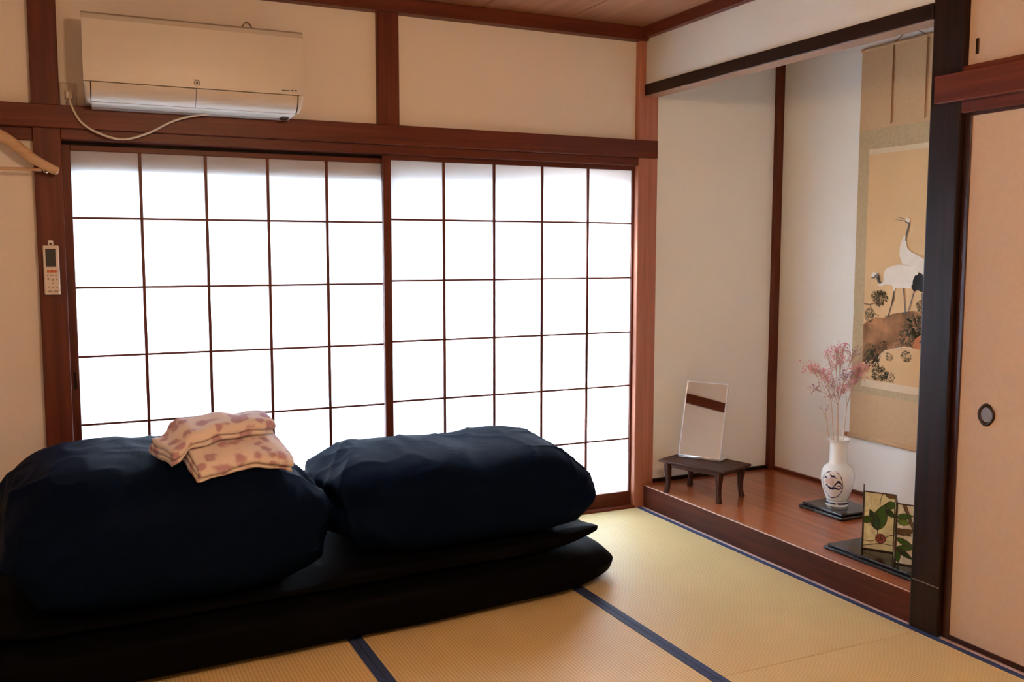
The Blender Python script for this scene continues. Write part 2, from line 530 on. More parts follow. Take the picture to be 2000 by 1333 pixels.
# ---- right wall: nageshi, sliding doors, upper cupboard
struct(box('trim_18', -0.052, -0.022, -4.68, -1.792, 1.788, 1.878, M['trim_y'], bevel=0.003), 'red brown rail crossing the dark post above the sliding door')
struct(box('trim_19', -0.022, 0.06, -4.68, YP1, 1.752, 1.79, M['trim_y'], bevel=0.002), 'grooved head rail above the sliding door')
struct(box('trim_20', -0.022, 0.03, -4.68, YP1, 1.878, 1.900, M['trim_y'], bevel=0.002), 'thin rail below the upper cupboard doors')
struct(box('wall_right', 0.05, 0.12, -4.75, YP1, -0.1, 2.45, M['plaster'], bevel=0), 'plaster wall behind the sliding doors')
M['brass'] = plain('aged_dark_metal', (0.05, 0.03, 0.02), 0.35, 0.8)
M['cup'] = plain('grey_pull_cup', (0.22, 0.22, 0.25), 0.35, 0.2)
M['door_frame_y'] = wood('black_red_lacquer_y', (0.022, 0.006, 0.004), (0.05, 0.013, 0.008), 1, 0.3)
M['door_frame_z'] = wood('black_red_lacquer_z', (0.022, 0.006, 0.004), (0.05, 0.013, 0.008), 2, 0.3)
def fusuma(name, label, y_hi, y_lo, x, pull_side):
    r = thing(name, label, loc=(x, (y_hi + y_lo) / 2, 0), kind='structure')
    box('paper_panel', x + 0.002, x + 0.02, y_lo + 0.01, y_hi - 0.01, 0.010, 1.75, M['fusuma_paper'], r, 0.0005)
    fw = 0.020
    box('frame_stile', x - 0.003, x + 0.022, y_hi - 0.026, y_hi, 0.002, 1.766, M['door_frame_z'], r, 0.002)
    box('frame_stile', x - 0.003, x + 0.022, y_lo, y_lo + fw, 0.002, 1.766, M['door_frame_z'], r, 0.002)
    box('frame_rail', x - 0.003, x + 0.022, y_lo + fw, y_hi - fw, 0.002, 0.020, M['door_frame_y'], r, 0.002)
    box('frame_rail', x - 0.003, x + 0.022, y_lo + fw, y_hi - fw, 1.742, 1.766, M['door_frame_y'], r, 0.002)
    # four-lobed recessed finger pull
    yc, zc = (y_hi - 0.127 if pull_side > 0 else y_lo + 0.127), 0.7865
    def lobe(an, s):
        return s * (1 + 0.075 * abs(math.cos(2 * an)) ** 0.6)
    n = 64
    prof = [(0.0335, 0.0), (0.0335, 0.004), (0.030, 0.006), (0.025, 0.004), (0.0235, 0.0015)]
    vs = []
    for s, d in prof:
        for k in range(n):
            an = 2 * math.pi * k / n
            q = lobe(an, s) if s > 0.026 else s
            vs.append((x + 0.0025 - d, yc + q * 0.86 * math.cos(an), zc + q * 1.02 * math.sin(an)))
    pl = mesh('finger_pull', vs, grid_faces(len(prof), n, True), M['brass'], r, True)
    cv = [(x + 0.0012, yc + 0.0238 * 0.86 * math.cos(2 * math.pi * k / n), zc + 0.0238 * 1.02 * math.sin(2 * math.pi * k / n)) for k in range(n)]
    mesh('pull_cup', cv + [(x + 0.0008, yc, zc)], [(k, (k + 1) % n, n) for k in range(n)], M['cup'], pl, True)
    return r
fusuma('door_1', 'pale paper sliding door beside the dark post with round finger pull', YP1 - 0.0005, -2.79, 0.0, 1)
fusuma('door_2', 'second paper sliding door further from the dark post', -2.77, -3.70, 0.0245, -1)
struct(box('trim_21', -0.03, 0.08, -3.82, -3.70, 0.0012, 2.40, M['trim_z'], bevel=0.003), 'brown post at the far end of the sliding doors')
struct(box('wall_right_end', 0.0, 0.06, -4.75, -3.82, 0.0012, 2.40, M['plaster'], bevel=0), 'plaster wall beyond the sliding doors')
def cupboard_door(name, label, y_hi, y_lo, x):
    r = thing(name, label, loc=(x, (y_hi + y_lo) / 2, 1.9), kind='structure')
    box('paper_panel', x, x + 0.02, y_lo, y_hi, 1.9005, 2.345, M['fusuma_paper'], r, 0.001)
    box('finger_pull', x - 0.004, x + 0.002, y_hi - 0.038, y_hi - 0.027, 1.934, 1.983, M['brass'], r, 0.002)
    return r
cupboard_door('door_3', 'small upper cupboard door above the rail with dark upright pull', YP1 - 0.001, -2.78, 0.0)
cupboard_door('door_4', 'second upper cupboard door further from the dark post', -2.782, -3.70, 0.0)

# ---- the unseen sides of the room
struct(box('wall_left', -3.82, -3.72, -4.8, 0.1, -0.1, 2.45, M['plaster'], bevel=0), 'left plaster wall of the room outside the picture')
struct(box('wall_front', -3.8, 0.2, -4.8, -4.7, -0.1, 2.45, M['plaster'], bevel=0), 'plaster wall behind the camera')
struct(box('trim_22', -3.72, -3.688, -4.7, -0.055, 1.769, 1.855, M['trim_y'], bevel=0.003), 'brown rail along the left wall seen in the mirror')
struct(box('trim_23', -3.688, -0.052, -4.7, -4.668, 1.769, 1.855, M['trim_x'], bevel=0.003), 'brown rail along the wall behind the camera')
struct(box('trim_24', -3.72, -3.68, -4.7, -0.05, 2.334, 2.398, M['trim_y'], bevel=0.002), 'ceiling moulding along the left wall')

# ---- ceiling lamp (out of the picture, lights the room)
LX, LY, LZ = -1.85, -3.2, 2.188
lamp = thing('ceiling_lamp', 'round warm paper shaded ceiling lamp in the middle of the room', 'lamp', (LX, LY, LZ))
M['shade'] = plain('lamp_shade_paper', (0.85, 0.80, 0.70), 0.8)
M['lamp_metal'] = plain('lamp_brown_metal', (0.1, 0.06, 0.04), 0.4, 0.5)
def glow(name, color, strength):
    m, nt, b = mat(name)
    b.inputs['Base Color'].default_value = rgb(*color)
    b.inputs['Emission Color'].default_value = rgb(*color)
    b.inputs['Emission Strength'].default_value = strength
    return m
M['bulb'] = glow('lamp_diffuser_glow', (1.0, 0.645, 0.38), 3.0)
v, f = lathe_geo([(0.0, 0.21), (0.07, 0.21), (0.075, 0.17), (0.05, 0.16), (0.0, 0.16)], 32)
mesh('canopy', [(LX + a, LY + b, LZ + c) for a, b, c in v], f, M['lamp_metal'], lamp, True)
tube('stem', [(LX, LY, LZ + 0.165), (LX, LY, LZ + 0.05)], 0.012, M['lamp_metal'], lamp)
v, f = lathe_geo([(0.02, 0.058), (0.20, 0.055), (0.215, 0.045), (0.215, -0.005), (0.208, -0.006), (0.208, 0.043), (0.02, 0.05)], 48)
mesh('shade', [(LX + a, LY + b, LZ + c) for a, b, c in v], f, M['shade'], lamp, True)
v, f = lathe_geo([(0.0, 0.02), (0.16, 0.015), (0.19, 0.0), (0.18, -0.02), (0.12, -0.035), (0.0, -0.04)], 48)
mesh('diffuser', [(LX + a, LY + b, LZ + c) for a, b, c in v], f, M['bulb'], lamp, True)
LAMP = add_light('ceiling_lamp_light', 'POINT', (0, 0, -0.14), 62.0, (1.0, 0.63, 0.36), 0.09)
LAMP.parent = lamp

# =================================================================== THINGS
# ---- air conditioner
def sweep(name, path, thick, x0, x1, material, parent, seg=1, smooth=True, nseg=6):
    """plate following a (y, z) path, swept from x0 to x1, thickness outwards"""
    P = [Vector(p) for p in path]
    pts = []
    n = len(P)
    for i in range(n):
        t = (P[min(i + 1, n - 1)] - P[max(i - 1, 0)]).normalized()
        pts.append((P[i], Vector((t.y, -t.x))))
    ring = [p for p, _ in pts] + [p - nn * thick for p, nn in reversed(pts)]
    m = len(ring)
    vs = []
    for k in range(nseg + 1):
        x = x0 + (x1 - x0) * k / nseg
        vs += [(x, r.x, r.y) for r in ring]
    fs = grid_faces(nseg + 1, m, True)
    for base in (0, nseg * m):
        for i in range(n - 1):
            fs.append((base + i, base + i + 1, base + m - 2 - i, base + m - 1 - i))
    o = mesh(name, vs, fs, material, parent, False)
    return o

M['ac_white'] = plain('air_conditioner_white', (0.60, 0.57, 0.51), 0.34, var=0.01, scale=20)
M['ac_grey'] = plain('air_conditioner_grey', (0.42, 0.41, 0.40), 0.5)
M['black_plastic'] = plain('black_plastic', (0.015, 0.015, 0.016), 0.45)
M['cord'] = plain('cream_cord', (0.62, 0.55, 0.46), 0.5)
AX0, AX1 = -2.560, -1.758
ac = thing('air_conditioner', 'white split air conditioner mounted on the wall above the shoji', 'air conditioner', (-2.16, -0.0, 1.858))
def ac_section(d, r=0.03):
    base = [(-0.001, 2.178), (-0.17, 2.170), (-0.205, 2.155), (-0.214, 2.13), (-0.215, 1.98), (-0.208, 1.925), (-0.188, 1.885), (-0.160, 1.862), (-0.130, 1.856), (-0.062, 1.8585), (-0.001, 1.8585)]
    q = 0.0 if d >= r else r - math.sqrt(max(0, r * r - (r - d) ** 2))
    yc, zc = 0.0, 2.03
    return [(y * (1 - q / 0.215), zc + (z - zc) * (1 - q / 0.3)) for y, z in base]
xs_ = [0.0, 0.002, 0.006, 0.012, 0.02, 0.03]
secs = [(AX0 + 0.006 + d, d) for d in xs_] + [(AX1 - 0.006 - d, d) for d in reversed(xs_)]
vs, m_ = [], 11
for x, d in secs:
    vs += [(x, y, z) for y, z in ac_section(d)]
fs = grid_faces(len(secs), m_, True) + [tuple(range(m_)), tuple((len(secs) - 1) * m_ + k for k in range(m_))]
mesh('housing', vs, fs, M['ac_white'], ac)
fp = [(-0.160, 2.180), (-0.206, 2.174), (-0.226, 2.164), (-0.234, 2.145), (-0.2355, 2.08), (-0.2355, 2.0), (-0.2345, 1.955), (-0.231, 1.924)]
fpo = sweep('front_panel', fp, 0.012, AX0, AX1, M['ac_white'], ac)
flp = [(-0.2305, 1.921), (-0.226, 1.902), (-0.217, 1.883), (-0.203, 1.868), (-0.184, 1.857)]
flp = [tuple(p) for p in [(v.x, v.y) for v in spline([(a, b, 0) for a, b in flp], 4)]]
sweep('flap', flp, 0.009, AX0 + 0.026, -2.1698, M['ac_white'], ac)
sweep('flap', flp, 0.009, -2.1672, AX1 - 0.026, M['ac_white'], ac)
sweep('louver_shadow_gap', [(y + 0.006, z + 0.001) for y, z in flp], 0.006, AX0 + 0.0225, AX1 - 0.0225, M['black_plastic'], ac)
def end_cap(xa, xb, outer):
    """curved corner piece beside the flaps"""
    vs, n = [], len(flp)
    cols = 6
    for k in range(cols + 1):
        t = k / cols
        x = xa + (xb - xa) * t
        e = (t if outer > 0 else 1 - t)
        for i, (y, z) in enumerate(flp):
            s = i / (n - 1)
            lift = (1 - math.sqrt(max(0, 1 - e ** 2))) * 0.030 * s
            vs.append((x, y + lift * 0.8, z + lift))
    for k in range(cols + 1):
        t = k / cols
        x = xa + (xb - xa) * t
        for i, (y, z) in enumerate(flp):
            vs.append((x, y + 0.03, max(z, 1.90)))
    A = (cols + 1) * n
    fs = grid_faces(cols + 1, n) + grid_faces(cols + 1, n, False, A)
    for i in range(n - 1):
        fs.append((i, i + 1, A + i + 1, A + i))
        fs.append((cols * n + i, cols * n + i + 1, A + cols * n + i + 1, A + cols * n + i))
    return mesh('end_cap', vs, fs, M['ac_white'], ac)
end_cap(AX0, AX0 + 0.0215, -1)
end_cap(AX1 - 0.0215, AX1, 1)
sweep('lower_lip', [(-0.183, 1.8555), (-0.168, 1.8495), (-0.14, 1.846), (-0.10, 1.847)], 0.006, AX0 + 0.028, AX1 - 0.03, M['ac_white'], ac)
box('drain_vent', AX1 - 0.075, AX1 - 0.045, -0.15, -0.11, 1.8385, 1.848, M['black_plastic'], ac, 0.002)
box('mounting_base', AX0 + 0.03, AX1 - 0.03, -0.10, -0.058, 1.8435, 1.8585, M['ac_grey'], ac, 0.002)
# emblem and maker's lettering
def ring2(cx, cz, r, w, y, name, material, parent, n=32, squash=1.0):
    vs = []
    for rr, yy in ((r, y), (r, y - 0.0008), (r - w, y - 0.0008), (r - w, y)):
        for k in range(n):
            an = 2 * math.pi * k / n
            vs.append((cx + rr * math.cos(an), yy, cz + rr * squash * math.sin(an)))
    return mesh(name, vs, grid_faces(4, n, True) + [(3 * n + k, 3 * n + (k + 1) % n, (k + 1) % n, k) for k in range(n)], material, parent)
em = ring2(-2.166, 1.942, 0.0115, 0.0022, -0.2347, 'emblem', M['black_plastic'], ac, squash=0.85)
box('emblem_mark', -2.1695, -2.1625, -0.2358, -0.2345, 1.9385, 1.9455, M['black_plastic'], ac, 0.001)
box('emblem_crown', -2.178, -2.154, -0.2356, -0.2345, 1.9528, 1.9545, M['black_plastic'], ac, 0.0003)
for a, b in ((-1.846, -1.815), (-1.808, -1.8005), (-1.795, -1.787)):
    box('maker_lettering', a, b, -0.2352, -0.2338, 1.9375, 1.9425 if a > -1.82 else 1.9400, M['black_plastic'], ac, 0.0002)
cordp = [(-2.6041, -0.03, 1.8979), (-2.6007, -0.06, 1.8559), (-2.5664, -0.07, 1.7902), (-2.4969, -0.075, 1.7495), (-2.4196, -0.078, 1.7358), (-2.3325, -0.085, 1.7629), (-2.247, -0.09, 1.8102), (-2.1807, -0.1, 1.8327), (-2.1018, -0.12, 1.8468)]
tube('power_cord', spline(cordp, 8), 0.0042, M['cord'], ac, 8)
box('plug', -2.618, -2.592, -0.034, -0.011, 1.882, 1.912, M['cord'], ac, 0.004, seg=2)
outlet = thing('wall_outlet', 'small cream wall socket left of the air conditioner', 'outlet', (-2.608, 0, 1.90))
M['outlet'] = plain('outlet_cream', (0.55, 0.48, 0.40), 0.5)
box('cover_plate', -2.638, -2.580, -0.009, 0.0, 1.857, 1.945, M['outlet'], outlet, 0.003, seg=2)
box('socket_face', -2.622, -2.590, -0.0112, -0.009, 1.875, 1.925, M['cord'], outlet, 0.001)
wh = tube('wire_hook', spline([(-1.955, -0.004, 2.212), (-1.950, -0.012, 2.225), (-1.938, -0.015, 2.236), (-1.922, -0.014, 2.228), (-1.912, -0.010, 2.210), (-1.905, -0.004, 2.199)], 6), 0.0016, M['brass'])
tag(wh, 'thin bent wire on the plaster just above the air conditioner', 'wire')

# ---- remote control on the post
M['remote_white'] = plain('remote_off_white', (0.72, 0.66, 0.58), 0.45, var=0.02)
M['lcd'] = plain('remote_dark_lcd', (0.03, 0.034, 0.036), 0.2)
M['orange'] = plain('remote_orange_key', (0.60, 0.13, 0.03), 0.45)
M['grey_ink'] = plain('grey_print', (0.32, 0.27, 0.23), 0.6)
rm = thing('remote_control', 'white remote control with dark screen hanging on the brown post', 'remote control', (-2.692, PF, 1.14))
RX0, RX1 = -2.7195, -2.6645
ry = PF - 0.004
box('body', RX0, RX1, ry - 0.018, ry, 1.1405, 1.328, M['remote_white'], rm, 0.005, seg=3)
hk = box('holder_tab', -2.7015, -2.6825, ry - 0.010, PF, 1.320, 1.3475, M['remote_white'], rm, 0.003)
box('holder_hole', -2.6965, -2.6875, ry - 0.0106, ry - 0.0095, 1.3305, 1.3375, M['black_plastic'], hk, 0.0005)
box('screen', RX0 + 0.0085, RX1 - 0.0115, ry - 0.0186, ry - 0.0175, 1.247, 1.3155, M['lcd'], rm, 0.0004)
for a in range(4):
    x = RX0 + 0.0115 + a * 0.0085
    box('start_key', x, x + 0.0078, ry - 0.0192, ry - 0.0175, 1.225, 1.2345, M['orange'], rm, 0.0006)
for a in range(4):
    x = RX0 + 0.0095 + a * 0.0098
    box('key', x, x + 0.0072, ry - 0.0188, ry - 0.0175, 1.2125, 1.2165, M['grey_ink'], rm, 0.0003)
for (a, b, w, h) in ((0.0115, 1.197, 0.006, 0.008), (0.0265, 1.195, 0.007, 0.005), (0.0405, 1.197, 0.006, 0.006), (0.0255, 1.183, 0.0085, 0.0045), (0.011, 1.167, 0.006, 0.004), (0.027, 1.167, 0.006, 0.003), (0.0405, 1.167, 0.006, 0.003), (0.0115, 1.152, 0.016, 0.0042), (0.032, 1.152, 0.016, 0.0042)):
    box('key', RX0 + a, RX0 + a + w, ry - 0.0188, ry - 0.0175, b, b + h, M['grey_ink'], rm, 0.0003)

# ---- coat hanger on the rail
M['hanger'] = wood('hanger_beech', (0.50, 0.33, 0.19), (0.62, 0.43, 0.27), 0, 0.45, 14)
M['chrome'] = plain('hanger_chrome', (0.6, 0.6, 0.6), 0.2, 1.0, var=0.02)
HC, HY = -2.876, -0.088
hg = thing('coat_hanger', 'wooden coat hanger hung on the rail left of the shoji', 'hanger', (HC, HY, 1.60))
for sgn in (1, -1):
    cl = [(HC, 1.742), (HC + sgn * 0.06, 1.712), (HC + sgn * 0.13, 1.654), (HC + sgn * 0.19, 1.618), (HC + sgn * 0.223, 1.603)]
    cl = spline([(a, HY, b) for a, b in cl], 6)
    n = len(cl)
    rr = [0.0095 - 0.003 * (i / (n - 1)) for i in range(n)]
    rr[-1] = 0.0035
    tube('arm', cl, rr, M['hanger'], hg, 12, flat=2.4)
tube('trouser_bar', [(HC - 0.165, HY, 1.608), (HC + 0.165, HY, 1.608)], 0.0062, M['hanger'], hg, 10)
for sgn in (1, -1):
    tube('bar_hook', spline([(HC + sgn * 0.165, HY, 1.625), (HC + sgn * 0.172, HY, 1.606), (HC + sgn * 0.180, HY - 0.003, 1.598), (HC + sgn * 0.190, HY, 1.604)], 5), 0.003, M['chrome'], hg, 8)
tube('hook', spline([(HC, HY, 1.76), (HC, HY, 1.80), (HC, HY, 1.835), (HC, HY + 0.012, 1.858), (HC, -0.052, 1.8605), (HC, -0.035, 1.8585), (HC, -0.02, 1.8580)], 6), 0.0021, M['chrome'], hg, 8)

# ---- black futon bedding
def fabric_material(name, c, sheen):
    m, nt, b = mat(name)
    tc = N(nt, 'ShaderNodeTexCoord')
    no = N(nt, 'ShaderNodeTexNoise')
    no.inputs['Scale'].default_value = 14.0
    no.inputs['Detail'].default_value = 8
    no.inputs['Roughness'].default_value = 0.6
    nt.links.new(tc.outputs['Object'], no.inputs['Vector'])
    b.inputs['Base Color'].default_value = rgb(*c)
    b.inputs['Roughness'].default_value = 0.6
    b.inputs['Specular IOR Level'].default_value = 0.015
    b.inputs['Sheen Weight'].default_value = sheen
    b.inputs['Sheen Roughness'].default_value = 0.35
    b.inputs['Sheen Tint'].default_value = (0.55, 0.7, 1.0, 1)
    bp = N(nt, 'ShaderNodeBump')
    bp.inputs['Strength'].default_value = 0.3
    bp.inputs['Distance'].default_value = 0.006
    nt.links.new(no.outputs['Fac'], bp.inputs['Height'])
    mp = N(nt, 'ShaderNodeMapping')
    mp.inputs['Rotation'].default_value = (0.3, 0.5, 0.6)
    mp.inputs['Scale'].default_value = (7.0, 2.2, 2.6)
    n2 = N(nt, 'ShaderNodeTexNoise', noise_type='RIDGED_MULTIFRACTAL')
    n2.inputs['Scale'].default_value = 1.0
    n2.inputs['Detail'].default_value = 3
    n2.inputs['Distortion'].default_value = 0.6
    nt.links.new(tc.outputs['Object'], mp.inputs['Vector'])
    nt.links.new(mp.outputs['Vector'], n2.inputs['Vector'])
    b2 = N(nt, 'ShaderNodeBump')
    b2.inputs['Strength'].default_value = 0.55
    b2.inputs['Distance'].default_value = 0.008
    nt.links.new(n2.outputs['Fac'], b2.inputs['Height'])
    nt.links.new(bp.outputs['Normal'], b2.inputs['Normal'])
    nt.links.new(b2.outputs['Normal'], b.inputs['Normal'])
    return m
M['duvet'] = fabric_material('black_navy_cotton', (0.0020, 0.0058, 0.0195), 0.0)
M['duvet2'] = fabric_material('black_cotton', (0.0030, 0.0031, 0.0038), 0.0)

def superbox(half, n, p):
    """rounded box from a subdivided cube, exponent(s) p; returns unit dirs, points and quads"""
    bm = bmesh.new()
    bmesh.ops.create_cube(bm, size=2.0)
    bmesh.ops.subdivide_edges(bm, edges=bm.edges[:], cuts=n, use_grid_fill=True)
    pts, fs = [], []
    bm.verts.index_update()
    for v in bm.verts:
        x, y, z = v.co
        # spread the grid towards the edges a little
        q = Vector((math.sin(x * math.pi / 2 * 0.92) / math.sin(math.pi / 2 * 0.92), math.sin(y * math.pi / 2 * 0.92) / math.sin(math.pi / 2 * 0.92), math.sin(z * math.pi / 2 * 0.92) / math.sin(math.pi / 2 * 0.92)))
        r = (abs(q.x) ** p + abs(q.y) ** p + abs(q.z) ** p) ** (-1.0 / p)
        pts.append(q * r)
    fs = [[v.index for v in f.verts] for f in bm.faces]
    bm.free()
    return pts, fs

def wrinkle(p, sc, seed, stretch=(1, 1, 1)):
    q = Vector((p.x * stretch[0] * sc + seed, p.y * stretch[1] * sc + seed * 1.7, p.z * stretch[2] * sc - seed))
    return 1.0 - 2.0 * abs(noise.noise(q))

def soft(name, label, cat, center, half, rotz, n, p, deform, wr, material, floor_z, group=None, ceil=None):
    pts, fs = superbox(half, n, p)
    out = []
    R = Matrix.Rotation(rotz, 3, 'Z')
    for q in pts:
        v = deform(Vector(q))
        out.append(Vector((v.x * half[0], v.y * half[1], v.z * half[2])))
    # displace along rough normals
    me = bpy.data.meshes.new('tmp')
    me.from_pydata(out, [], fs)
    bm = bmesh.new(); bm.from_mesh(me)
    bmesh.ops.recalc_face_normals(bm, faces=bm.faces)
    bm.normal_update()
    res = []
    for v in bm.verts:
        d = wr(v.co, v.normal)
        w = R @ (v.co + v.normal * d) + Vector(center)
        if w.z < floor_z:
            w.z = floor_z
        if ceil is not None:
            w.z = min(w.z, ceil(w) if callable(ceil) else ceil)
        res.append(w)
    bm.free(); bpy.data.meshes.remove(me)
    o = mesh(name, res, fs, material, None, True)
    return tag(o, label, cat, group)

def sm(a, b, x):
    t = max(0.0, min(1.0, (x - a) / (b - a)))
    return t * t * (3 - 2 * t)

# bottom mattress
def d_mat(q):
    k = 1.0 - 0.10 * sm(0.75, 1.0, abs(q.x)) * abs(q.z)
    q.z *= 1.0 - 0.03 * sm(0.6, 1.0, abs(q.x))
    q.x += -0.05 * sm(0.6, 1.0, q.x) * max(0, q.z) * 1.2
    q.x += 0.012 * sm(0.7, 1.0, q.x) * sm(0.3, 1.0, -q.y)
    q.y *= k
    return q
def w_mat(c, n):
    return 0.007 * noise.noise(Vector((c.x * 3, c.y * 3, c.z * 5))) + 0.0035 * wrinkle(c, 7, 2.1, (0.4, 1, 2)) * (0.3 + abs(n.y))
MAT = soft('futon_mattress', 'thick black futon mattress lying on the tatami under the bedding pile', 'futon', (-1.890, -0.600, 0.0785), (1.200, 0.480, 0.0785), math.radians(4.3), 64, 6.0, d_mat, w_mat, M['duvet2'], 0.0015, ceil=0.1565)

# thinner quilt on the mattress, its corner sticking out to the right
def d_quilt(q):
    q.z *= 1.0 - 0.60 * sm(0.80, 1.0, abs(q.x)) - 0.10 * sm(0.7, 1.0, abs(q.y))
    cr = sm(0.80, 1.0, q.x) * sm(0.55, 1.0, -q.y)
    q.x += 0.125 * cr - 0.02 * sm(0.8, 1.0, q.x) * sm(0.4, -0.6, -q.y)
    q.y -= 0.05 * cr
    q.z += 0.55 * sm(0.84, 1.0, q.x) - 0.3 * cr * cr
    return q
def w_quilt(c, n):
    return 0.006 * noise.noise(Vector((c.x * 4 + 5, c.y * 4, c.z * 4))) + 0.004 * wrinkle(c, 6, 4.4, (0.6, 1, 1)) * max(0, n.z)
soft('quilt', 'thin black quilt folded on the mattress, pointed corner sticking out', 'quilt', (-1.895, -0.585, 0.190), (1.105, 0.420, 0.034), math.radians(3.6), 60, 6.0, d_quilt, w_quilt, M['duvet2'], 0.1580, ceil=lambda w: (0.2225 - 0.030 * sm(-1.80, -1.95, w.x)) if w.x < -0.86 else 9)

# right bundle
def d_right(q):
    z = q.z
    q.x += -0.17 * sm(0.55, 1.0, q.x) * sm(-0.35, 1.0, z) - 0.10 * sm(0.5, 1.0, q.x) * sm(0.3, 1.0, -z)
    q.x += 0.05 * sm(0.6, 1.0, q.x) * sm(0.2, 1.0, -q.y) * math.exp(-((z + 0.25) / 0.35) ** 2)
    q.x += 0.13 * sm(0.45, 1.0, -q.x) * sm(0.1, 1.0, -z) + 0.05 * sm(0.5, 1, -q.x) * sm(0.55, 1, z)
    top = sm(0.0, 1.0, z)
    q.z += top * (-0.15 * sm(0.62, 1.0, -q.x) - 0.045 * math.exp(-((q.x - 0.12) / 0.10) ** 2) - 0.03 * sm(0.3, 1, abs(q.y)))
    q.z += top * 0.05 * math.exp(-((q.x - 0.50) / 0.25) ** 2)
    q.y *= 1.0 - 0.10 * sm(0.3, 1.0, z)
    return q
def fold(c, sc, seed, stretch, power=2.2):
    """narrow raised creases"""
    return max(0.0, wrinkle(c, sc, seed, stretch)) ** power
def w_right(c, n):
    d = 0.012 * noise.noise(Vector((c.x * 2.6 + 1, c.y * 2.6, c.z * 2.6)))
    tw = Vector((c.x + 0.55 * c.z - 0.35 * c.y, c.y, c.z))
    d += 0.008 * fold(tw, 2.6, 9.3, (1.5, 0.5, 0.5), 5)
    d += 0.005 * fold(Vector((c.x - 0.9 * c.z, c.y, c.z)), 5.5, 3.3, (1.2, 0.6, 0.4), 5)
    d += 0.010 * fold(Vector((c.x + 0.5 * c.y, c.y, c.z)), 4.0, 5.9, (0.5, 1.8, 0.8), 5) * sm(0.2, 0.45, c.x)
    e = sm(0.30, 0.52, abs(c.x))
    d += 0.014 * fold(c, 4.0, 6.1, (0.5, 1.3, 1.3), 3) * e
    d += 0.012 * fold(tw, 3.0, 7.7, (1.6, 0.5, 0.3), 4) * sm(-0.15, -0.5, c.x)
    d -= 0.022 * e * math.exp(-((c.z - 0.03) / 0.05) ** 2) * sm(-0.2, 0.5, -c.x)
    return d
soft('duvet', 'black duvet bundle on the right, nearest the alcove', 'duvet', (-1.302, -0.60, 0.390), (0.540, 0.365, 0.168), math.radians(0.5), 84, 4.4, d_right, w_right, M['duvet'], 0.2270, 'folded black duvets')

# left bundle
def d_left(q):
    z = q.z
    q.x += -0.17 * sm(0.45, 1.0, q.x) * sm(-0.05, 1.0, z)
    q.x += 0.05 * sm(0.6, 1.0, q.x) * sm(0.2, 1.0, -q.y) * math.exp(-((z - 0.02) / 0.22) ** 2)
    q.x -= 0.10 * sm(0.5, 1.0, q.x) * sm(0.35, 1.0, -z)
    q.x += 0.07 * sm(0.4, 1.0, -q.x) * sm(0.1, 1.0, z) + 0.07 * sm(0.5, 1.0, -q.x) * sm(0.3, 1.0, -z)
    q.x -= 0.04 * sm(0.5, 1.0, -q.x) * math.exp(-((z + 0.1) / 0.25) ** 2)
    q.z += sm(0, 1, z) * (-0.13 * sm(0.35, 1.0, q.x) - 0.03 * sm(0.6, 1.0, -q.x))
    q.z += sm(0, 1, z) * (-0.12 * sm(0.2, 1.0, -q.y))
    q.y *= 1.0 - 0.12 * sm(0.2, 1.0, z)
    return q
def w_left(c, n):
    d = 0.010 * noise.noise(Vector((c.x * 2.3 + 7, c.y * 2.3, c.z * 2.3)))
    tw = Vector((c.x - 0.6 * c.z, c.y, c.z))
    d += 0.008 * fold(tw, 3.6, 2.3, (1.5, 0.5, 0.4), 3)
    d += 0.005 * fold(c, 8.0, 1.3, (1.0, 0.7, 0.7), 3)
    e = sm(0.30, 0.50, abs(c.x))
    d += 0.024 * fold(c, 4.5, 8.1, (0.4, 1.3, 1.5), 2.5) * e
    return d
LEFT = soft('duvet', 'black duvet bundle on the left with pink towels lying on it', 'duvet', (-2.365, -0.665, 0.420), (0.490, 0.400, 0.226), math.radians(2.0), 84, 4.5, d_left, w_left, M['duvet'], 0.1965, 'folded black duvets')

# ---- towels
def towel_material():
    m, nt, b = mat('pink_flowered_towel')
    tc = N(nt, 'ShaderNodeTexCoord')
    vo = N(nt, 'ShaderNodeTexVoronoi')
    vo.inputs['Scale'].default_value = 21.0
    vo.inputs['Randomness'].default_value = 0.8
    no = N(nt, 'ShaderNodeTexNoise')
    no.inputs['Scale'].default_value = 30.0
    ad = N(nt, 'ShaderNodeMixRGB') if False else N(nt, 'ShaderNodeMix', data_type='VECTOR')
    ad.inputs['Factor'].default_value = 0.03
    nt.links.new(tc.outputs['Object'], no.inputs['Vector'])
    nt.links.new(tc.outputs['Object'], ad.inputs[4])
    nt.links.new(no.outputs['Color'], ad.inputs[5])
    nt.links.new(ad.outputs[1], vo.inputs['Vector'])
    cr = N(nt, 'ShaderNodeValToRGB')
    e = cr.color_ramp.elements
    e[0].position = 0.0; e[0].color = (0.62, 0.48, 0.50, 1)
    e[1].position = 0.16; e[1].color = (0.46, 0.29, 0.35, 1)
    a = cr.color_ramp.elements.new(0.36); a.color = (0.48, 0.30, 0.36, 1)
    a = cr.color_ramp.elements.new(0.52); a.color = (0.73, 0.66, 0.62, 1)
    a = cr.color_ramp.elements.new(1.0); a.color = (0.76, 0.69, 0.64, 1)
    nt.links.new(vo.outputs['Distance'], cr.inputs['Fac'])
    nt.links.new(cr.outputs['Color'], b.inputs['Base Color'])
    b.inputs['Roughness'].default_value = 0.95
    b.inputs['Sheen Weight'].default_value = 0.25
    bp = N(nt, 'ShaderNodeBump')
    bp.inputs['Strength'].default_value = 0.5
    bp.inputs['Distance'].default_value = 0.002
    n2 = N(nt, 'ShaderNodeTexNoise')
    n2.inputs['Scale'].default_value = 350.0
    nt.links.new(tc.outputs['Object'], n2.inputs['Vector'])
    nt.links.new(n2.outputs['Fac'], bp.inputs['Height'])
    nt.links.new(bp.outputs['Normal'], b.inputs['Normal'])
    return m
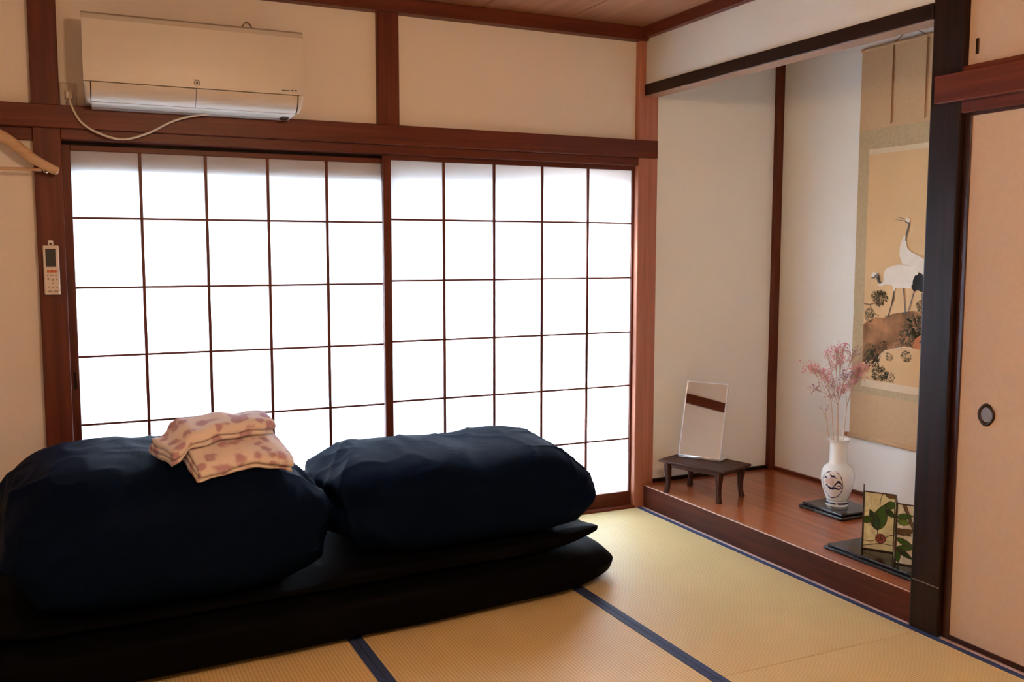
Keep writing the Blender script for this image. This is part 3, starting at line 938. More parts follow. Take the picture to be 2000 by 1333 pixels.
M['towel'] = towel_material()
from mathutils.bvhtree import BVHTree
def tree(o):
    me = o.data
    return BVHTree.FromPolygons([v.co + o.location for v in me.vertices], [p.vertices[:] for p in me.polygons])
UNDER = [tree(LEFT)]
def rest(x, y):
    z = 0.0
    for dx, dy in ((0, 0), (0.02, 0), (-0.02, 0), (0, 0.02), (0, -0.02)):
        for t in UNDER:
            h = t.ray_cast(Vector((x + dx, y + dy, 2)), Vector((0, 0, -1)))
            if h[0] is not None:
                z = max(z, h[0].z)
    return z
def folded_towel(name, label, center, length, width, layers, thick, rotz, tilt, roll, seed, soft_r=2):
    """a towel folded back and forth, extruded along its fold (local x); fold profile in local y-z"""
    path = []
    gap = thick * 1.12
    hw = width / 2 - gap / 2
    for k in range(layers):
        z = thick / 2 + k * gap
        d = 1 if k % 2 == 0 else -1
        for t in range(13):
            s = -1 + 2 * t / 12
            path.append((d * s * hw, z))
        if k < layers - 1:
            for t in range(1, 7):
                an = math.pi * t / 7
                path.append((d * hw + d * math.sin(an) * gap * 0.55, z + gap / 2 - math.cos(an) * gap / 2))
    n = len(path)
    P = [Vector(p) for p in path]
    L, Rr = [], []
    for i in range(n):
        t = (P[min(i + 1, n - 1)] - P[max(i - 1, 0)]).normalized()
        nn = Vector((-t.y, t.x)) * thick / 2
        L.append(P[i] + nn); Rr.append(P[i] - nn)
    tipe = (P[-1] - P[-2]).normalized() * thick * 0.4
    tips = (P[0] - P[1]).normalized() * thick * 0.4
    ring = L + [P[-1] + tipe] + Rr[::-1] + [P[0] + tips]
    m = len(ring)
    nx = 26
    vs = []
    rot = Matrix.Rotation(rotz, 3, 'Z') @ Matrix.Rotation(tilt, 3, 'Y') @ Matrix.Rotation(roll, 3, 'X')
    for k in range(nx + 1):
        s = -1 + 2 * k / nx
        edge = 1 - abs(s) ** 14 * 0.06
        for r in ring:
            q = Vector((s * length / 2, r.x * edge, r.y))
            q.x += 0.008 * noise.noise(Vector((r.x * 14 + seed, r.y * 30, s)))
            q.y += 0.007 * noise.noise(Vector((s * 2.2 + seed, r.y * 25, 3)))
            q.z += 0.006 * noise.noise(Vector((s * 3 + seed, r.x * 12, 1))) - 0.010 * s * s * 0 
            q.z *= 1.0 + 0.10 * noise.noise(Vector((s * 1.7, r.x * 9, seed)))
            w = rot @ q + Vector((center[0], center[1], 0))
            w.z = q.z + 0.002
            vs.append(w)
    # height of the support, smoothed along the towel
    hs = {}
    def sup(x, y):
        k = (round(x / 0.02), round(y / 0.02))
        if k not in hs:
            hs[k] = rest(k[0] * 0.02, k[1] * 0.02)
        return hs[k]
    av = {}
    def node(i, j):
        if (i, j) not in av:
            t = w = 0.0
            for a in range(-soft_r, soft_r + 1):
                for b in range(-soft_r, soft_r + 1):
                    k = math.exp(-(a * a + b * b) / (0.6 * soft_r * soft_r + 0.01))
                    t += k * max(sup((i + a) * 0.02, (j + b) * 0.02), stiff); w += k
            av[(i, j)] = max(t / w, sup(i * 0.02, j * 0.02) + 0.002)
        return av[(i, j)]
    def sup_s(x, y):
        fx, fy = x / 0.02, y / 0.02
        ix, iy = math.floor(fx), math.floor(fy)
        a, b = fx - ix, fy - iy
        return node(ix, iy) * (1 - a) * (1 - b) + node(ix + 1, iy) * a * (1 - b) + node(ix, iy + 1) * (1 - a) * b + node(ix + 1, iy + 1) * a * b
    stiff = 0.0
    top = max(sup(w.x, w.y) for w in vs)
    stiff = top - 0.10
    vs = [Vector((w.x, w.y, w.z + sup_s(w.x, w.y))) for w in vs]
    fs = grid_faces(nx + 1, m, True)
    # end strips
    for base in (0, nx * m):
        for i in range(n - 1):
            fs.append((base + i, base + i + 1, base + 2 * n - 1 - i, base + 2 * n - i))
        fs.append((base + n - 1, base + n, base + n + 1))
        fs.append((base + 0, base + 2 * n + 1, base + 2 * n))
    o = mesh(name, vs, fs, M['towel'], None, True)
    UNDER.append(tree(o))
    return tag(o, label, 'towel', 'folded pink towels')
folded_towel('towel', 'lower folded pink flowered towel lying directly on the left duvet', (-2.165, -0.885, 0), 0.325, 0.20, 3, 0.018, math.radians(14), 0.0, 0.0, 2.0, 2)
folded_towel('towel', 'upper folded pink flowered towel lying across the lower one', (-2.225, -0.845, 0), 0.36, 0.165, 3, 0.017, math.radians(20), 0.0, 0.0, 5.0, 7)

# ---- small table in the alcove
TZ = 0.1132
tb_ = thing('small_table', 'low dark wooden stand table on the alcove floor carrying the mirror', 'table', (0.169, -0.317, TZ), math.radians(-70.5))
# top with bowed edges
def bowed(u, v, bow_u=0.012, bow_v=0.018):
    return (u + bow_u * math.copysign(1, u) * (1 - (v / 0.125) ** 2) if abs(u) > 0.19 else u, v + bow_v * math.copysign(1, v) * (1 - (u / 0.194) ** 2) if abs(v) > 0.12 else v)
edge = []
for k in range(17):
    t = -1 + 2 * k / 16
    edge.append((0.190 * t, -0.120 - 0.008 * (1 - t * t)))
for k in range(1, 13):
    t = -1 + 2 * k / 12
    edge.append((0.190 + 0.007 * (1 - t * t), 0.120 * t))
for k in range(1, 17):
    t = 1 - 2 * k / 16
    edge.append((0.190 * t, 0.120 + 0.008 * (1 - t * t)))
for k in range(1, 12):
    t = 1 - 2 * k / 12
    edge.append((-0.190 - 0.007 * (1 - t * t), 0.120 * t))
n = len(edge)
lay = [(0.94, 0.1500), (0.985, 0.1515), (1.0, 0.1555), (1.0, 0.1595), (0.985, 0.1635), (0.96, 0.1640)]
vs = []
for s, z in lay:
    vs += [(u * s, v * s, z) for u, v in edge]
fs = grid_faces(len(lay), n, True) + [tuple(range(n)), tuple((len(lay) - 1) * n + k for k in range(n))]
mesh('table_top', vs, fs, M['table_x'], tb_, local=True)
for sgn in (1, -1):
    box('apron', -0.15, 0.15, sgn * 0.093 - 0.006, sgn * 0.093 + 0.006, 0.128, 0.150, M['table_x'], tb_, 0.001, local=True)
    box('apron', sgn * 0.143 - 0.006, sgn * 0.143 + 0.006, -0.087, 0.087, 0.128, 0.150, M['table_y'], tb_, 0.001, local=True)
def leg_geo(sx, sy):
    prof = [(0.150, 0.0125, 0.000), (0.135, 0.0135, 0.001), (0.115, 0.0125, 0.002), (0.09, 0.0105, 0.000), (0.06, 0.0090, -0.001), (0.03, 0.0085, 0.001), (0.012, 0.0095, 0.004), (0.0, 0.0100, 0.006)]
    vs = []
    for z, r, o in prof:
        cx, cy = sx * (0.146 + o), sy * (0.096 + o)
        for a, b in ((-1, -0.55), (-0.55, -1), (0.55, -1), (1, -0.55), (1, 0.55), (0.55, 1), (-0.55, 1), (-1, 0.55)):
            vs.append((cx + a * r * 1.3, cy + b * r * 1.3, z))
    fs = grid_faces(len(prof), 8, True) + [tuple(range(8)), tuple((len(prof) - 1) * 8 + k for k in range(8))]
    return vs, fs
for sx in (-1, 1):
    for sy in (-1, 1):
        v, f = leg_geo(sx, sy)
        mesh('leg', v, f, M['table_z'], tb_, local=True)

# ---- tabletop mirror
M['alu_light'] = plain('brushed_aluminium', (0.78, 0.78, 0.77), 0.3, 0.9, var=0.03, scale=90)
def mirror_material():
    m, nt, b = mat('mirror_glass')
    tc = N(nt, 'ShaderNodeTexCoord')
    no = N(nt, 'ShaderNodeTexNoise')
    no.inputs['Scale'].default_value = 3.0
    nt.links.new(tc.outputs['Object'], no.inputs['Vector'])
    mr = N(nt, 'ShaderNodeMapRange')
    mr.inputs['To Min'].default_value = 0.008
    mr.inputs['To Max'].default_value = 0.014
    nt.links.new(no.outputs['Fac'], mr.inputs['Value'])
    nt.links.new(mr.outputs['Result'], b.inputs['Roughness'])
    b.inputs['Base Color'].default_value = (0.80, 0.78, 0.74, 1)
    b.inputs['Metallic'].default_value = 1.0
    return m
M['mirror'] = mirror_material()
MB = Vector((0.1142 - 0.0, -0.175 - 0.0, 0.2775))
mr_ = thing('tabletop_mirror', 'upright rectangular mirror with thin silver edge on the small table', 'mirror', tuple(MB), math.radians(211 + 90))
# local x runs along the lower edge, the glass faces local -y and leans back
LEAN = math.radians(14.3)
MW, MH = 0.221, 0.378
def mfr(u, v, d):
    return (u, v * math.sin(LEAN) - d * math.cos(LEAN), 0.010 + v * math.cos(LEAN) + d * math.sin(LEAN))
plate('glass', [(0.004, 0.004), (MW - 0.004, 0.004), (MW - 0.004, MH - 0.004), (0.004, MH - 0.004)], lambda u, v, d: mfr(u, v, d - 0.003), 0.0035, M['mirror'], mr_, local=True)
plate('back_plate', [(0, 0), (MW, 0), (MW, MH), (0, MH)], lambda u, v, d: mfr(u, v, d - 0.008), 0.005, M['alu_light'], mr_, local=True)
for poly in ([(0, 0), (0.0055, 0), (0.0055, MH), (0, MH)], [(MW - 0.0055, 0), (MW, 0), (MW, MH), (MW - 0.0055, MH)], [(0.0055, MH - 0.0055), (MW - 0.0055, MH - 0.0055), (MW - 0.0055, MH), (0.0055, MH)], [(0.0055, 0), (MW - 0.0055, 0), (MW - 0.0055, 0.0055), (0.0055, 0.0055)]):
    plate('frame_edge', poly, lambda u, v, d: mfr(u, v, d - 0.003), 0.005, M['alu_light'], mr_, local=True)
box('base_plate', 0.0, MW, -0.003, 0.130, 0.0003, 0.0065, M['alu_light'], mr_, 0.002, local=True)
tube('hinge_bar', [(0.0, 0.002, 0.0095), (MW, 0.002, 0.0095)], 0.0065, M['alu_light'], mr_, 12, local=True)

# ---- vase on its black board
M['black_lacquer'] = plain('black_lacquer', (0.008, 0.008, 0.009), 0.16, var=0.2)
M['porcelain'] = plain('celadon_porcelain', (0.82, 0.84, 0.80), 0.10, var=0.02, scale=6)
M['cobalt'] = plain('cobalt_blue_glaze', (0.022, 0.030, 0.095), 0.2, var=0.3, scale=80)
M['white_glaze'] = plain('white_glaze', (0.80, 0.79, 0.74), 0.12, var=0.03)
M['blush_glaze'] = plain('blush_glaze', (0.66, 0.52, 0.45), 0.15, var=0.05)
VB = Vector((0.545, -0.822, 0.1402))
st = thing('vase_board', 'black lacquered display board under the vase', 'stand', (0.545, -0.835, TZ))
def stepped_board(parent, x0, x1, y0, y1, z0, z1, material):
    box('upper_slab', x0 + 0.012, x1 - 0.012, y0 + 0.012, y1 - 0.012, z0 + (z1 - z0) * 0.55, z1, material, parent, 0.004, seg=2)
    box('lower_slab', x0, x1, y0, y1, z0, z0 + (z1 - z0) * 0.55, material, parent, 0.005, seg=2)
stepped_board(st, 0.428, 0.662, -0.974, -0.698, TZ, 0.140, M['black_lacquer'])
vase = thing('vase', 'slender white and blue porcelain vase holding dried pink flowers', 'vase', tuple(VB))
VP = [(0.0, 0.001), (0.046, 0.0), (0.050, 0.003), (0.0505, 0.010), (0.0465, 0.020), (0.047, 0.026), (0.0545, 0.045), (0.064, 0.072), (0.0715, 0.100), (0.0750, 0.126), (0.0745, 0.146), (0.0695, 0.166), (0.060, 0.181), (0.049, 0.190), (0.0425, 0.197), (0.0400, 0.215), (0.0395, 0.250), (0.0400, 0.275), (0.0425, 0.292), (0.049, 0.303), (0.0545, 0.3075), (0.054, 0.3105), (0.049, 0.309), (0.041, 0.296), (0.035, 0.275), (0.034, 0.20), (0.0, 0.19)]
vpro = [(v.x, v.y) for v in spline([(a, b, 0) for a, b in VP], 3)]
vpro = [(max(0.0, a), b) for a, b in vpro]
v, f = lathe_geo(vpro, 64)
mesh('vase_body', v, f, M['porcelain'], vase, True, local=True)
def vr(z):
    for (r0, z0), (r1, z1) in zip(VP[1:21], VP[2:22]):
        if min(z0, z1) <= z <= max(z0, z1) and z1 != z0:
            return r0 + (r1 - r0) * (z - z0) / (z1 - z0)
    return 0.05
def ringband(name, z0, z1, material, off=0.0008, n=64, rows=3):
    vs = []
    for k in range(rows + 1):
        z = z0 + (z1 - z0) * k / rows
        for j in range(n):
            an = 2 * math.pi * j / n
            vs.append(((vr(z) + off) * math.cos(an), (vr(z) + off) * math.sin(an), z))
    return mesh(name, vs, grid_faces(rows + 1, n, True), material, vase, True, local=True)
ringband('blue_foot_band', 0.011, 0.019, M['cobalt'], 0.0015)
ringband('blue_line', 0.0275, 0.0295, M['cobalt'])
TH0 = math.radians(205)
def glaze(name, poly, material, off, parent, sub=10):
    """painted patch: polygon in (angle, z) laid on the vase wall"""
    bm = bmesh.new()
    f = bm.faces.new([bm.verts.new((a, z, 0)) for a, z in poly])
    bmesh.ops.triangulate(bm, faces=[f])
    for _ in range(2):
        bmesh.ops.subdivide_edges(bm, edges=[e for e in bm.edges if (Vector((e.verts[0].co.x * 0.07, e.verts[0].co.y)) - Vector((e.verts[1].co.x * 0.07, e.verts[1].co.y))).length > 0.012], cuts=1)
        bmesh.ops.triangulate(bm, faces=[q for q in bm.faces if len(q.verts) > 3])
    bm.verts.index_update()
    vs = []
    for q in bm.verts:
        a, z = q.co.x, q.co.y
        r = vr(z) + off
        vs.append((r * math.cos(TH0 + a), r * math.sin(TH0 + a), z))
    fs = [[q.index for q in g.verts] for g in bm.faces]
    bm.free()
    return mesh(name, vs, fs, material, parent, True, local=True)
# lobed medallion: outline, white ground, painted clouds and hills
def lobed(s):
    out = []
    for k in range(48):
        t = 2 * math.pi * k / 48
        q = 1 + 0.10 * abs(math.sin(2 * t + 0.4)) ** 0.7
        out.append((-0.66 * s * q * math.cos(t), 0.106 + 0.062 * s * q * math.sin(t)))
    return out
glaze('medallion_outline', lobed(1.0), M['cobalt'], 0.0008, vase)
glaze('medallion_ground', lobed(0.93), M['white_glaze'], 0.0014, vase)
for nm, pts, w in (('painted_cloud', [(-0.50, 0.134), (-0.42, 0.141), (-0.33, 0.136), (-0.26, 0.142)], 0.009), ('painted_cloud', [(-0.10, 0.155), (0.02, 0.147), (0.14, 0.148), (0.28, 0.139)], 0.010),
                   ('painted_hill', [(-0.40, 0.100), (-0.30, 0.106), (-0.20, 0.094), (0.02, 0.090), (0.20, 0.094), (0.40, 0.089), (0.63, 0.094)], 0.012),
                   ('painted_hill', [(0.10, 0.100), (0.26, 0.113), (0.38, 0.124), (0.52, 0.120), (0.63, 0.106)], 0.012),
                   ('painted_hill', [(0.30, 0.102), (0.45, 0.106), (0.60, 0.100)], 0.006)):
    sp = [(v.x / 10, v.y) for v in spline([(a * 10, b, 0) for a, b in pts], 4)]
    L, R = [], []
    for i, (a, z) in enumerate(sp):
        s = i / (len(sp) - 1)
        ww = w * (0.35 + 0.65 * math.sin(math.pi * s)) * (1 + 0.3 * math.sin(i * 2.1))
        L.append((a, z + ww / 2)); R.append((a, z - ww / 2))
    glaze(nm, L + R[::-1], M['cobalt'], 0.0019, vase)
glaze('painted_sky', [(-0.52, 0.112), (-0.2, 0.110), (0.05, 0.104), (0.16, 0.118), (0.10, 0.136), (-0.15, 0.138), (-0.4, 0.128)], M['blush_glaze'], 0.0016, vase)

# ---- dried flowers
M['stem'] = plain('dried_stem', (0.56, 0.38, 0.24), 0.8)
M['pink'] = plain('dried_pink_blossom', (0.80, 0.30, 0.38), 0.8, var=0.3, scale=200)
M['mauve'] = plain('dried_mauve_blossom', (0.42, 0.27, 0.38), 0.8, var=0.35, scale=200)
ER = Vector((0.903, -0.428, 0.0))
EF = Vector((0.428, 0.903, 0.0))
def octa(c, r):
    c = Vector(c)
    a, b = random.random() * 6.28, random.uniform(0.75, 1.2)
    d = [Vector((math.cos(a), math.sin(a), 0)), Vector((-math.sin(a), math.cos(a), 0)), Vector((0, 0, 1))]
    vs = [c + d[0] * r, c - d[0] * r, c + d[1] * r * b, c - d[1] * r * b, c + d[2] * r, c - d[2] * r]
    fs = [(0, 2, 4), (2, 1, 4), (1, 3, 4), (3, 0, 4), (2, 0, 5), (1, 2, 5), (3, 1, 5), (0, 3, 5)]
    return vs, fs
def sprig(label, foot, fork, tips, colour, nb, spread):
    root = thing('flower_sprig', label, 'flower', tuple(VB + Vector((0, 0, 0.2))), group='dried flowers in the vase')
    def W(u, w, z):
        return VB + ER * u + EF * w + Vector((0, 0, z))
    base = W(foot[0], foot[1], 0.215)
    fk = W(*fork)
    main = spline([base, base.lerp(fk, 0.5) + ER * 0.004 * random.uniform(-1, 1), fk], 6)
    tube('stem', main, [0.0016] * len(main), M['stem'], root, 6)
    BV, BF = [], []
    SV, SF = [], []
    def addg(A, B, g):
        o = len(A)
        A += [Vector(x) for x in g[0]]
        B += [tuple(o + i for i in q) for q in g[1]]
    for (u, w, z, s) in tips:
        t = W(u, w, z)
        c = fk.lerp(t, 0.5) + ER * random.uniform(-0.01, 0.01) + Vector((0, 0, 0.01))
        addg(SV, SF, tube_geo(spline([fk, c, t], 4), 0.0010, 5))
        for _ in range(int(nb * s)):
            d = Vector((random.gauss(0, 1), random.gauss(0, 1), random.gauss(0, 0.75)))
            e = t + d * spread * (0.6 + 0.4 * s)
            k = t.lerp(fk, random.uniform(0.05, 0.3))
            if random.random() < 0.55:
                addg(SV, SF, tube_geo([k, e], 0.0005, 3, False))
            addg(BV, BF, octa(e, random.uniform(0.0022, 0.0042)))
    off = Vector(root.location)
    mesh('branches', SV, SF, M['stem'], root, True)
    b = mesh('blossoms', BV, BF, M[colour], root, False)
    b['kind'] = 'stuff'
    return root
sprig('tall dried pink sprig rising highest from the vase', (0.004, 0.0), (-0.005, 0.01, 0.50), [(-0.065, 0.0, 0.705, 0.6), (-0.02, 0.01, 0.715, 1.2), (-0.005, 0.0, 0.685, 1.3), (0.01, 0.02, 0.735, 0.6), (-0.03, 0.0, 0.66, 0.4)], 'pink', 50, 0.019)
sprig('dried pink sprig leaning left over the vase', (-0.012, 0.006), (-0.040, 0.0, 0.475), [(-0.135, 0.0, 0.640, 1.2), (-0.105, 0.01, 0.630, 0.8), (-0.075, 0.0, 0.615, 1.2), (-0.060, -0.01, 0.585, 0.6)], 'pink', 56, 0.016)
sprig('dried deep pink sprig leaning right across the scroll edge', (0.014, 0.004), (0.035, 0.01, 0.46), [(0.095, 0.02, 0.635, 1.8), (0.075, 0.0, 0.605, 1.3), (0.012, 0.0, 0.545, 1.3), (0.045, 0.01, 0.57, 0.9), (0.12, 0.02, 0.64, 0.6)], 'pink', 56, 0.018)
sprig('dried mauve sprig with small dark flowers in the middle', (-0.004, -0.012), (-0.015, -0.01, 0.47), [(0.02, -0.01, 0.61, 1.2), (-0.045, -0.01, 0.565, 1.0), (0.055, 0.0, 0.715, 1.0), (-0.115, 0.0, 0.545, 0.8), (-0.035, -0.01, 0.515, 0.7), (0.05, 0, 0.60, 0.7)], 'mauve', 46, 0.017)
sprig('bare thin dried stem leaning left from the vase mouth', (-0.025, 0.008), (-0.060, 0.0, 0.40), [(-0.075, 0.0, 0.45, 0.25), (-0.05, 0.0, 0.47, 0.2)], 'mauve', 16, 0.012)

# ---- hanging scroll with cranes
M['scroll_tan'] = plain('scroll_tan_silk', (0.62, 0.42, 0.235), 0.75, var=0.04, scale=50)
def brocade():
    m, nt, b = mat('scroll_green_brocade')
    tc = N(nt, 'ShaderNodeTexCoord')
    vo = N(nt, 'ShaderNodeTexVoronoi')
    vo.inputs['Scale'].default_value = 70
    nt.links.new(tc.outputs['Object'], vo.inputs['Vector'])
    cr = N(nt, 'ShaderNodeValToRGB')
    cr.color_ramp.elements[0].color = (0.45, 0.34, 0.18, 1)
    cr.color_ramp.elements[1].color = (0.53, 0.41, 0.235, 1)
    cr.color_ramp.elements[1].position = 0.7
    nt.links.new(vo.outputs['Distance'], cr.inputs['Fac'])
    nt.links.new(cr.outputs['Color'], b.inputs['Base Color'])
    b.inputs['Roughness'].default_value = 0.6
    return m
M['brocade'] = brocade()
M['ground_silk'] = plain('painting_gold_silk', (0.74, 0.50, 0.255), 0.75, var=0.05, scale=5)
M['pale_silk'] = plain('scroll_pale_band', (0.74, 0.60, 0.41), 0.7, var=0.03)
M['crane_white'] = plain('painted_white', (0.83, 0.77, 0.67), 0.8, var=0.03)
M['ink'] = plain('painted_black_ink', (0.018, 0.018, 0.02), 0.8)
M['grey_blue_ink'] = plain('painted_grey_blue', (0.13, 0.14, 0.15), 0.8)
M['pine_ink'] = plain('painted_pine_green', (0.085, 0.085, 0.05), 0.85, var=0.35, scale=60)
M['rock_paint'] = plain('painted_rust_rock', (0.34, 0.17, 0.075), 0.85, var=0.5, scale=11)
M['cave_paint'] = plain('painted_orange_rock', (0.58, 0.22, 0.09), 0.85, var=0.12, scale=14)
M['bark'] = plain('painted_bark', (0.22, 0.13, 0.07), 0.85)
SX = 0.845      # front face of the scroll
Y0, Y1 = -0.585, -1.145
scr = thing('hanging_scroll', 'tall hanging scroll with two painted white cranes on the alcove rear wall', 'scroll', (0.855, -0.865, 0.39))
def sbox(name, ya, yb, z0, z1, d0, d1, material):
    return box(name, SX - d1, SX - d0, yb, ya, z0, z1, material, scr, 0.0002)
sbox('upper_silk', Y0, Y1, 1.886, 2.258, -0.0035, 0.0, M['scroll_tan'])
sbox('lower_silk', Y0, Y1, 0.405, 0.622, -0.0035, 0.0, M['scroll_tan'])
sbox('brocade_mount', Y0, Y1, 0.622, 1.886, -0.0035, 0.0, M['brocade'])
sbox('pale_band', -0.652, -1.078, 1.768, 1.792, 0.0, 0.0006, M['pale_silk'])
sbox('pale_band', -0.652, -1.078, 0.655, 0.690, 0.0, 0.0006, M['pale_silk'])
pt = sbox('painting', -0.652, -1.078, 0.690, 1.768, 0.0, 0.0008, M['ground_silk'])
sbox('hanging_strip', -0.758, -0.781, 1.900, 2.262, 0.009, 0.0102, M['scroll_tan'])
sbox('hanging_strip', -0.949, -0.972, 1.900, 2.262, 0.009, 0.0102, M['scroll_tan'])
tube('top_rod', [(SX + 0.002, Y0, 2.262), (SX + 0.002, Y1, 2.262)], 0.009, M['scroll_tan'], scr, 12)
tube('roller', [(SX + 0.001, Y0 + 0.004, 0.404), (SX + 0.001, Y1 - 0.004, 0.404)], 0.012, M['scroll_tan'], scr, 14)
M['knob_red'] = plain('roller_knob_wood', (0.42, 0.16, 0.08), 0.4)
for a, b in ((Y0 + 0.004, Y0 + 0.026), (Y1 - 0.026, Y1 - 0.004)):
    tube('roller_knob', [(SX + 0.001, a, 0.404), (SX + 0.001, b, 0.404)], 0.0105, M['knob_red'], scr, 14)
tube('hanging_cord', [(SX + 0.002, -0.775, 2.268), (SX + 0.006, -0.858, 2.312), (SX + 0.006, -0.872, 2.312), (SX + 0.002, -0.960, 2.268)], 0.002, M['bark'], scr, 6)
tube('nail', [(0.866, -0.865, 2.309), (0.836, -0.865, 2.312)], 0.0022, M['brass'], scr, 8)
_dep = [0.0008]
def paint(name, poly, material, step=0.00012):
    _dep[0] += step
    d = _dep[0]
    off = scr.location + pt.location
    return plate(name, poly, lambda u, v, t: Vector((SX - d - t, u, v)) - off, 0.0003, material, pt, local=True)
def stroke(name, pts, w, material):
    return paint(name, ribbon(pts, w), material)
rock = [(-0.653, 0.958), (-0.724, 0.995), (-0.779, 0.996), (-0.828, 1.018), (-0.892, 1.03), (-0.947, 1.038), (-1.02, 1.026), (-1.077, 1.016), (-1.077, 0.885), (-1.069, 0.881), (-1.019, 0.87), (-0.99, 0.861), (-0.947, 0.867), (-0.908, 0.868), (-0.852, 0.855), (-0.795, 0.84), (-0.767, 0.817), (-0.755, 0.796), (-0.653, 0.774)]
paint('painted_rock', rock, M['rock_paint'])
def bush(cx, cz, r, k, material='pine_ink', flat=0.85):
    """a tuft of radiating needle strokes, one painted part"""
    _dep[0] += 0.00012
    V, F = [], []
    off = scr.location + pt.location
    for i in range(k):
        a = random.random() * 6.283
        s = r * math.sqrt(random.random()) * 0.75
        c = Vector((cx + s * math.cos(a), cz + s * math.sin(a) * flat))
        if not (-1.07 < c.x < -0.66 and 0.697 < c.y < 1.76):
            continue
        da = a + random.gauss(0, 0.5)
        L = r * random.uniform(0.16, 0.34)
        t = Vector((math.cos(da), math.sin(da) * flat)) * L
        p = Vector((-t.y, t.x)).normalized() * r * random.uniform(0.02, 0.05)
        q = [c - p, c + p, c + t]
        q = [Vector((max(-1.077, min(-0.653, w.x)), max(0.692, w.y))) for w in q]
        o = len(V)
        dd = _dep[0] + 0.0003
        V += [Vector((SX - dd, w.x, w.y)) - off for w in q]
        V += [Vector((SX - dd + 0.0002, w.x, w.y)) - off for w in q]
        F += [(o, o + 1, o + 2), (o + 3, o + 5, o + 4), (o, o + 3, o + 4, o + 1), (o + 1, o + 4, o + 5, o + 2), (o + 2, o + 5, o + 3, o)]
    b = mesh('painted_pine', V, F, M[material], pt, local=True)
    b['kind'] = 'stuff'
for cx, cz, r, k in [(-0.97, 0.964, 0.085, 260), (-0.921, 0.916, 0.060, 150), (-1.03, 0.985, 0.070, 160), (-0.712, 0.798, 0.062, 240), (-0.767, 0.726, 0.060, 200), (-0.825, 0.715, 0.040, 90), (-0.821, 0.816, 0.030, 90), (-0.918, 0.826, 0.038, 130), (-0.689, 0.995, 0.036, 90), (-0.875, 0.882, 0.035, 70), (-0.775, 0.862, 0.040, 70), (-0.70, 0.838, 0.045, 90), (-0.755, 1.088, 0.052, 200), (-0.691, 1.015, 0.035, 100), (-1.0, 1.062, 0.045, 160), (-0.725, 1.096, 0.035, 90), (-1.03, 1.51, 0.03, 70)]:
    bush(cx, cz, r, k)
stroke('painted_branch', [(-0.655, 1.057), (-0.69, 1.055), (-0.72, 1.063), (-0.75, 1.075)], 0.005, M['bark'])
stroke('painted_branch', [(-0.69, 1.055), (-0.705, 1.03), (-0.73, 1.01), (-0.75, 1.005)], 0.004, M['bark'])
paint('painted_cave', [(-0.955, 0.88), (-0.965, 0.91), (-0.995, 0.931), (-1.028, 0.943), (-1.077, 0.934), (-1.077, 0.885), (-1.019, 0.87), (-0.99, 0.861), (-0.959, 0.865)], M['cave_paint'])
paint('painted_hollow', [(-0.989, 0.898), (-1.003, 0.914), (-1.026, 0.918), (-1.038, 0.906), (-1.019, 0.896), (-0.996, 0.894)], M['ink'])
stroke('painted_shoreline', [(-0.755, 0.80), (-0.767, 0.82), (-0.795, 0.842), (-0.852, 0.857), (-0.908, 0.870), (-0.947, 0.868), (-0.99, 0.862), (-1.04, 0.875)], 0.004, M['pale_silk'])
# rear crane
c2 = [(-0.893, 1.36), (-0.901, 1.325), (-0.923, 1.308), (-0.965, 1.292), (-1.014, 1.267), (-1.05, 1.243), (-1.075, 1.212), (-1.07, 1.18), (-1.021, 1.189), (-0.979, 1.213), (-0.947, 1.233), (-0.905, 1.247), (-0.878, 1.249), (-0.867, 1.27), (-0.859, 1.295), (-0.86, 1.329), (-0.868, 1.354), (-0.882, 1.384), (-0.890, 1.379)]
for pts in ([(-0.948, 1.122), (-0.939, 1.09), (-0.921, 1.035)], [(-0.994, 1.122), (-1.0, 1.093), (-1.0, 1.064)]):
    stroke('painted_leg', pts, 0.005, M['grey_blue_ink'])
paint('painted_crane', c2, M['crane_white'])
stroke('painted_neck', [(-0.908, 1.442), (-0.904, 1.417), (-0.895, 1.392), (-0.890, 1.355)], [0.010, 0.009, 0.009, 0.003], M['grey_blue_ink'])
paint('painted_head', [(-0.884, 1.459), (-0.894, 1.463), (-0.908, 1.458), (-0.912, 1.446), (-0.903, 1.44), (-0.89, 1.446)], M['crane_white'])
stroke('painted_cheek', [(-0.880, 1.449), (-0.893, 1.441), (-0.907, 1.437)], [0.004, 0.006, 0.007], M['grey_blue_ink'])
stroke('painted_beak', [(-0.881, 1.4575), (-0.836, 1.468)], [0.003, 0.0012], M['grey_blue_ink'])
stroke('painted_beak', [(-0.882, 1.449), (-0.826, 1.456)], [0.003, 0.0012], M['grey_blue_ink'])
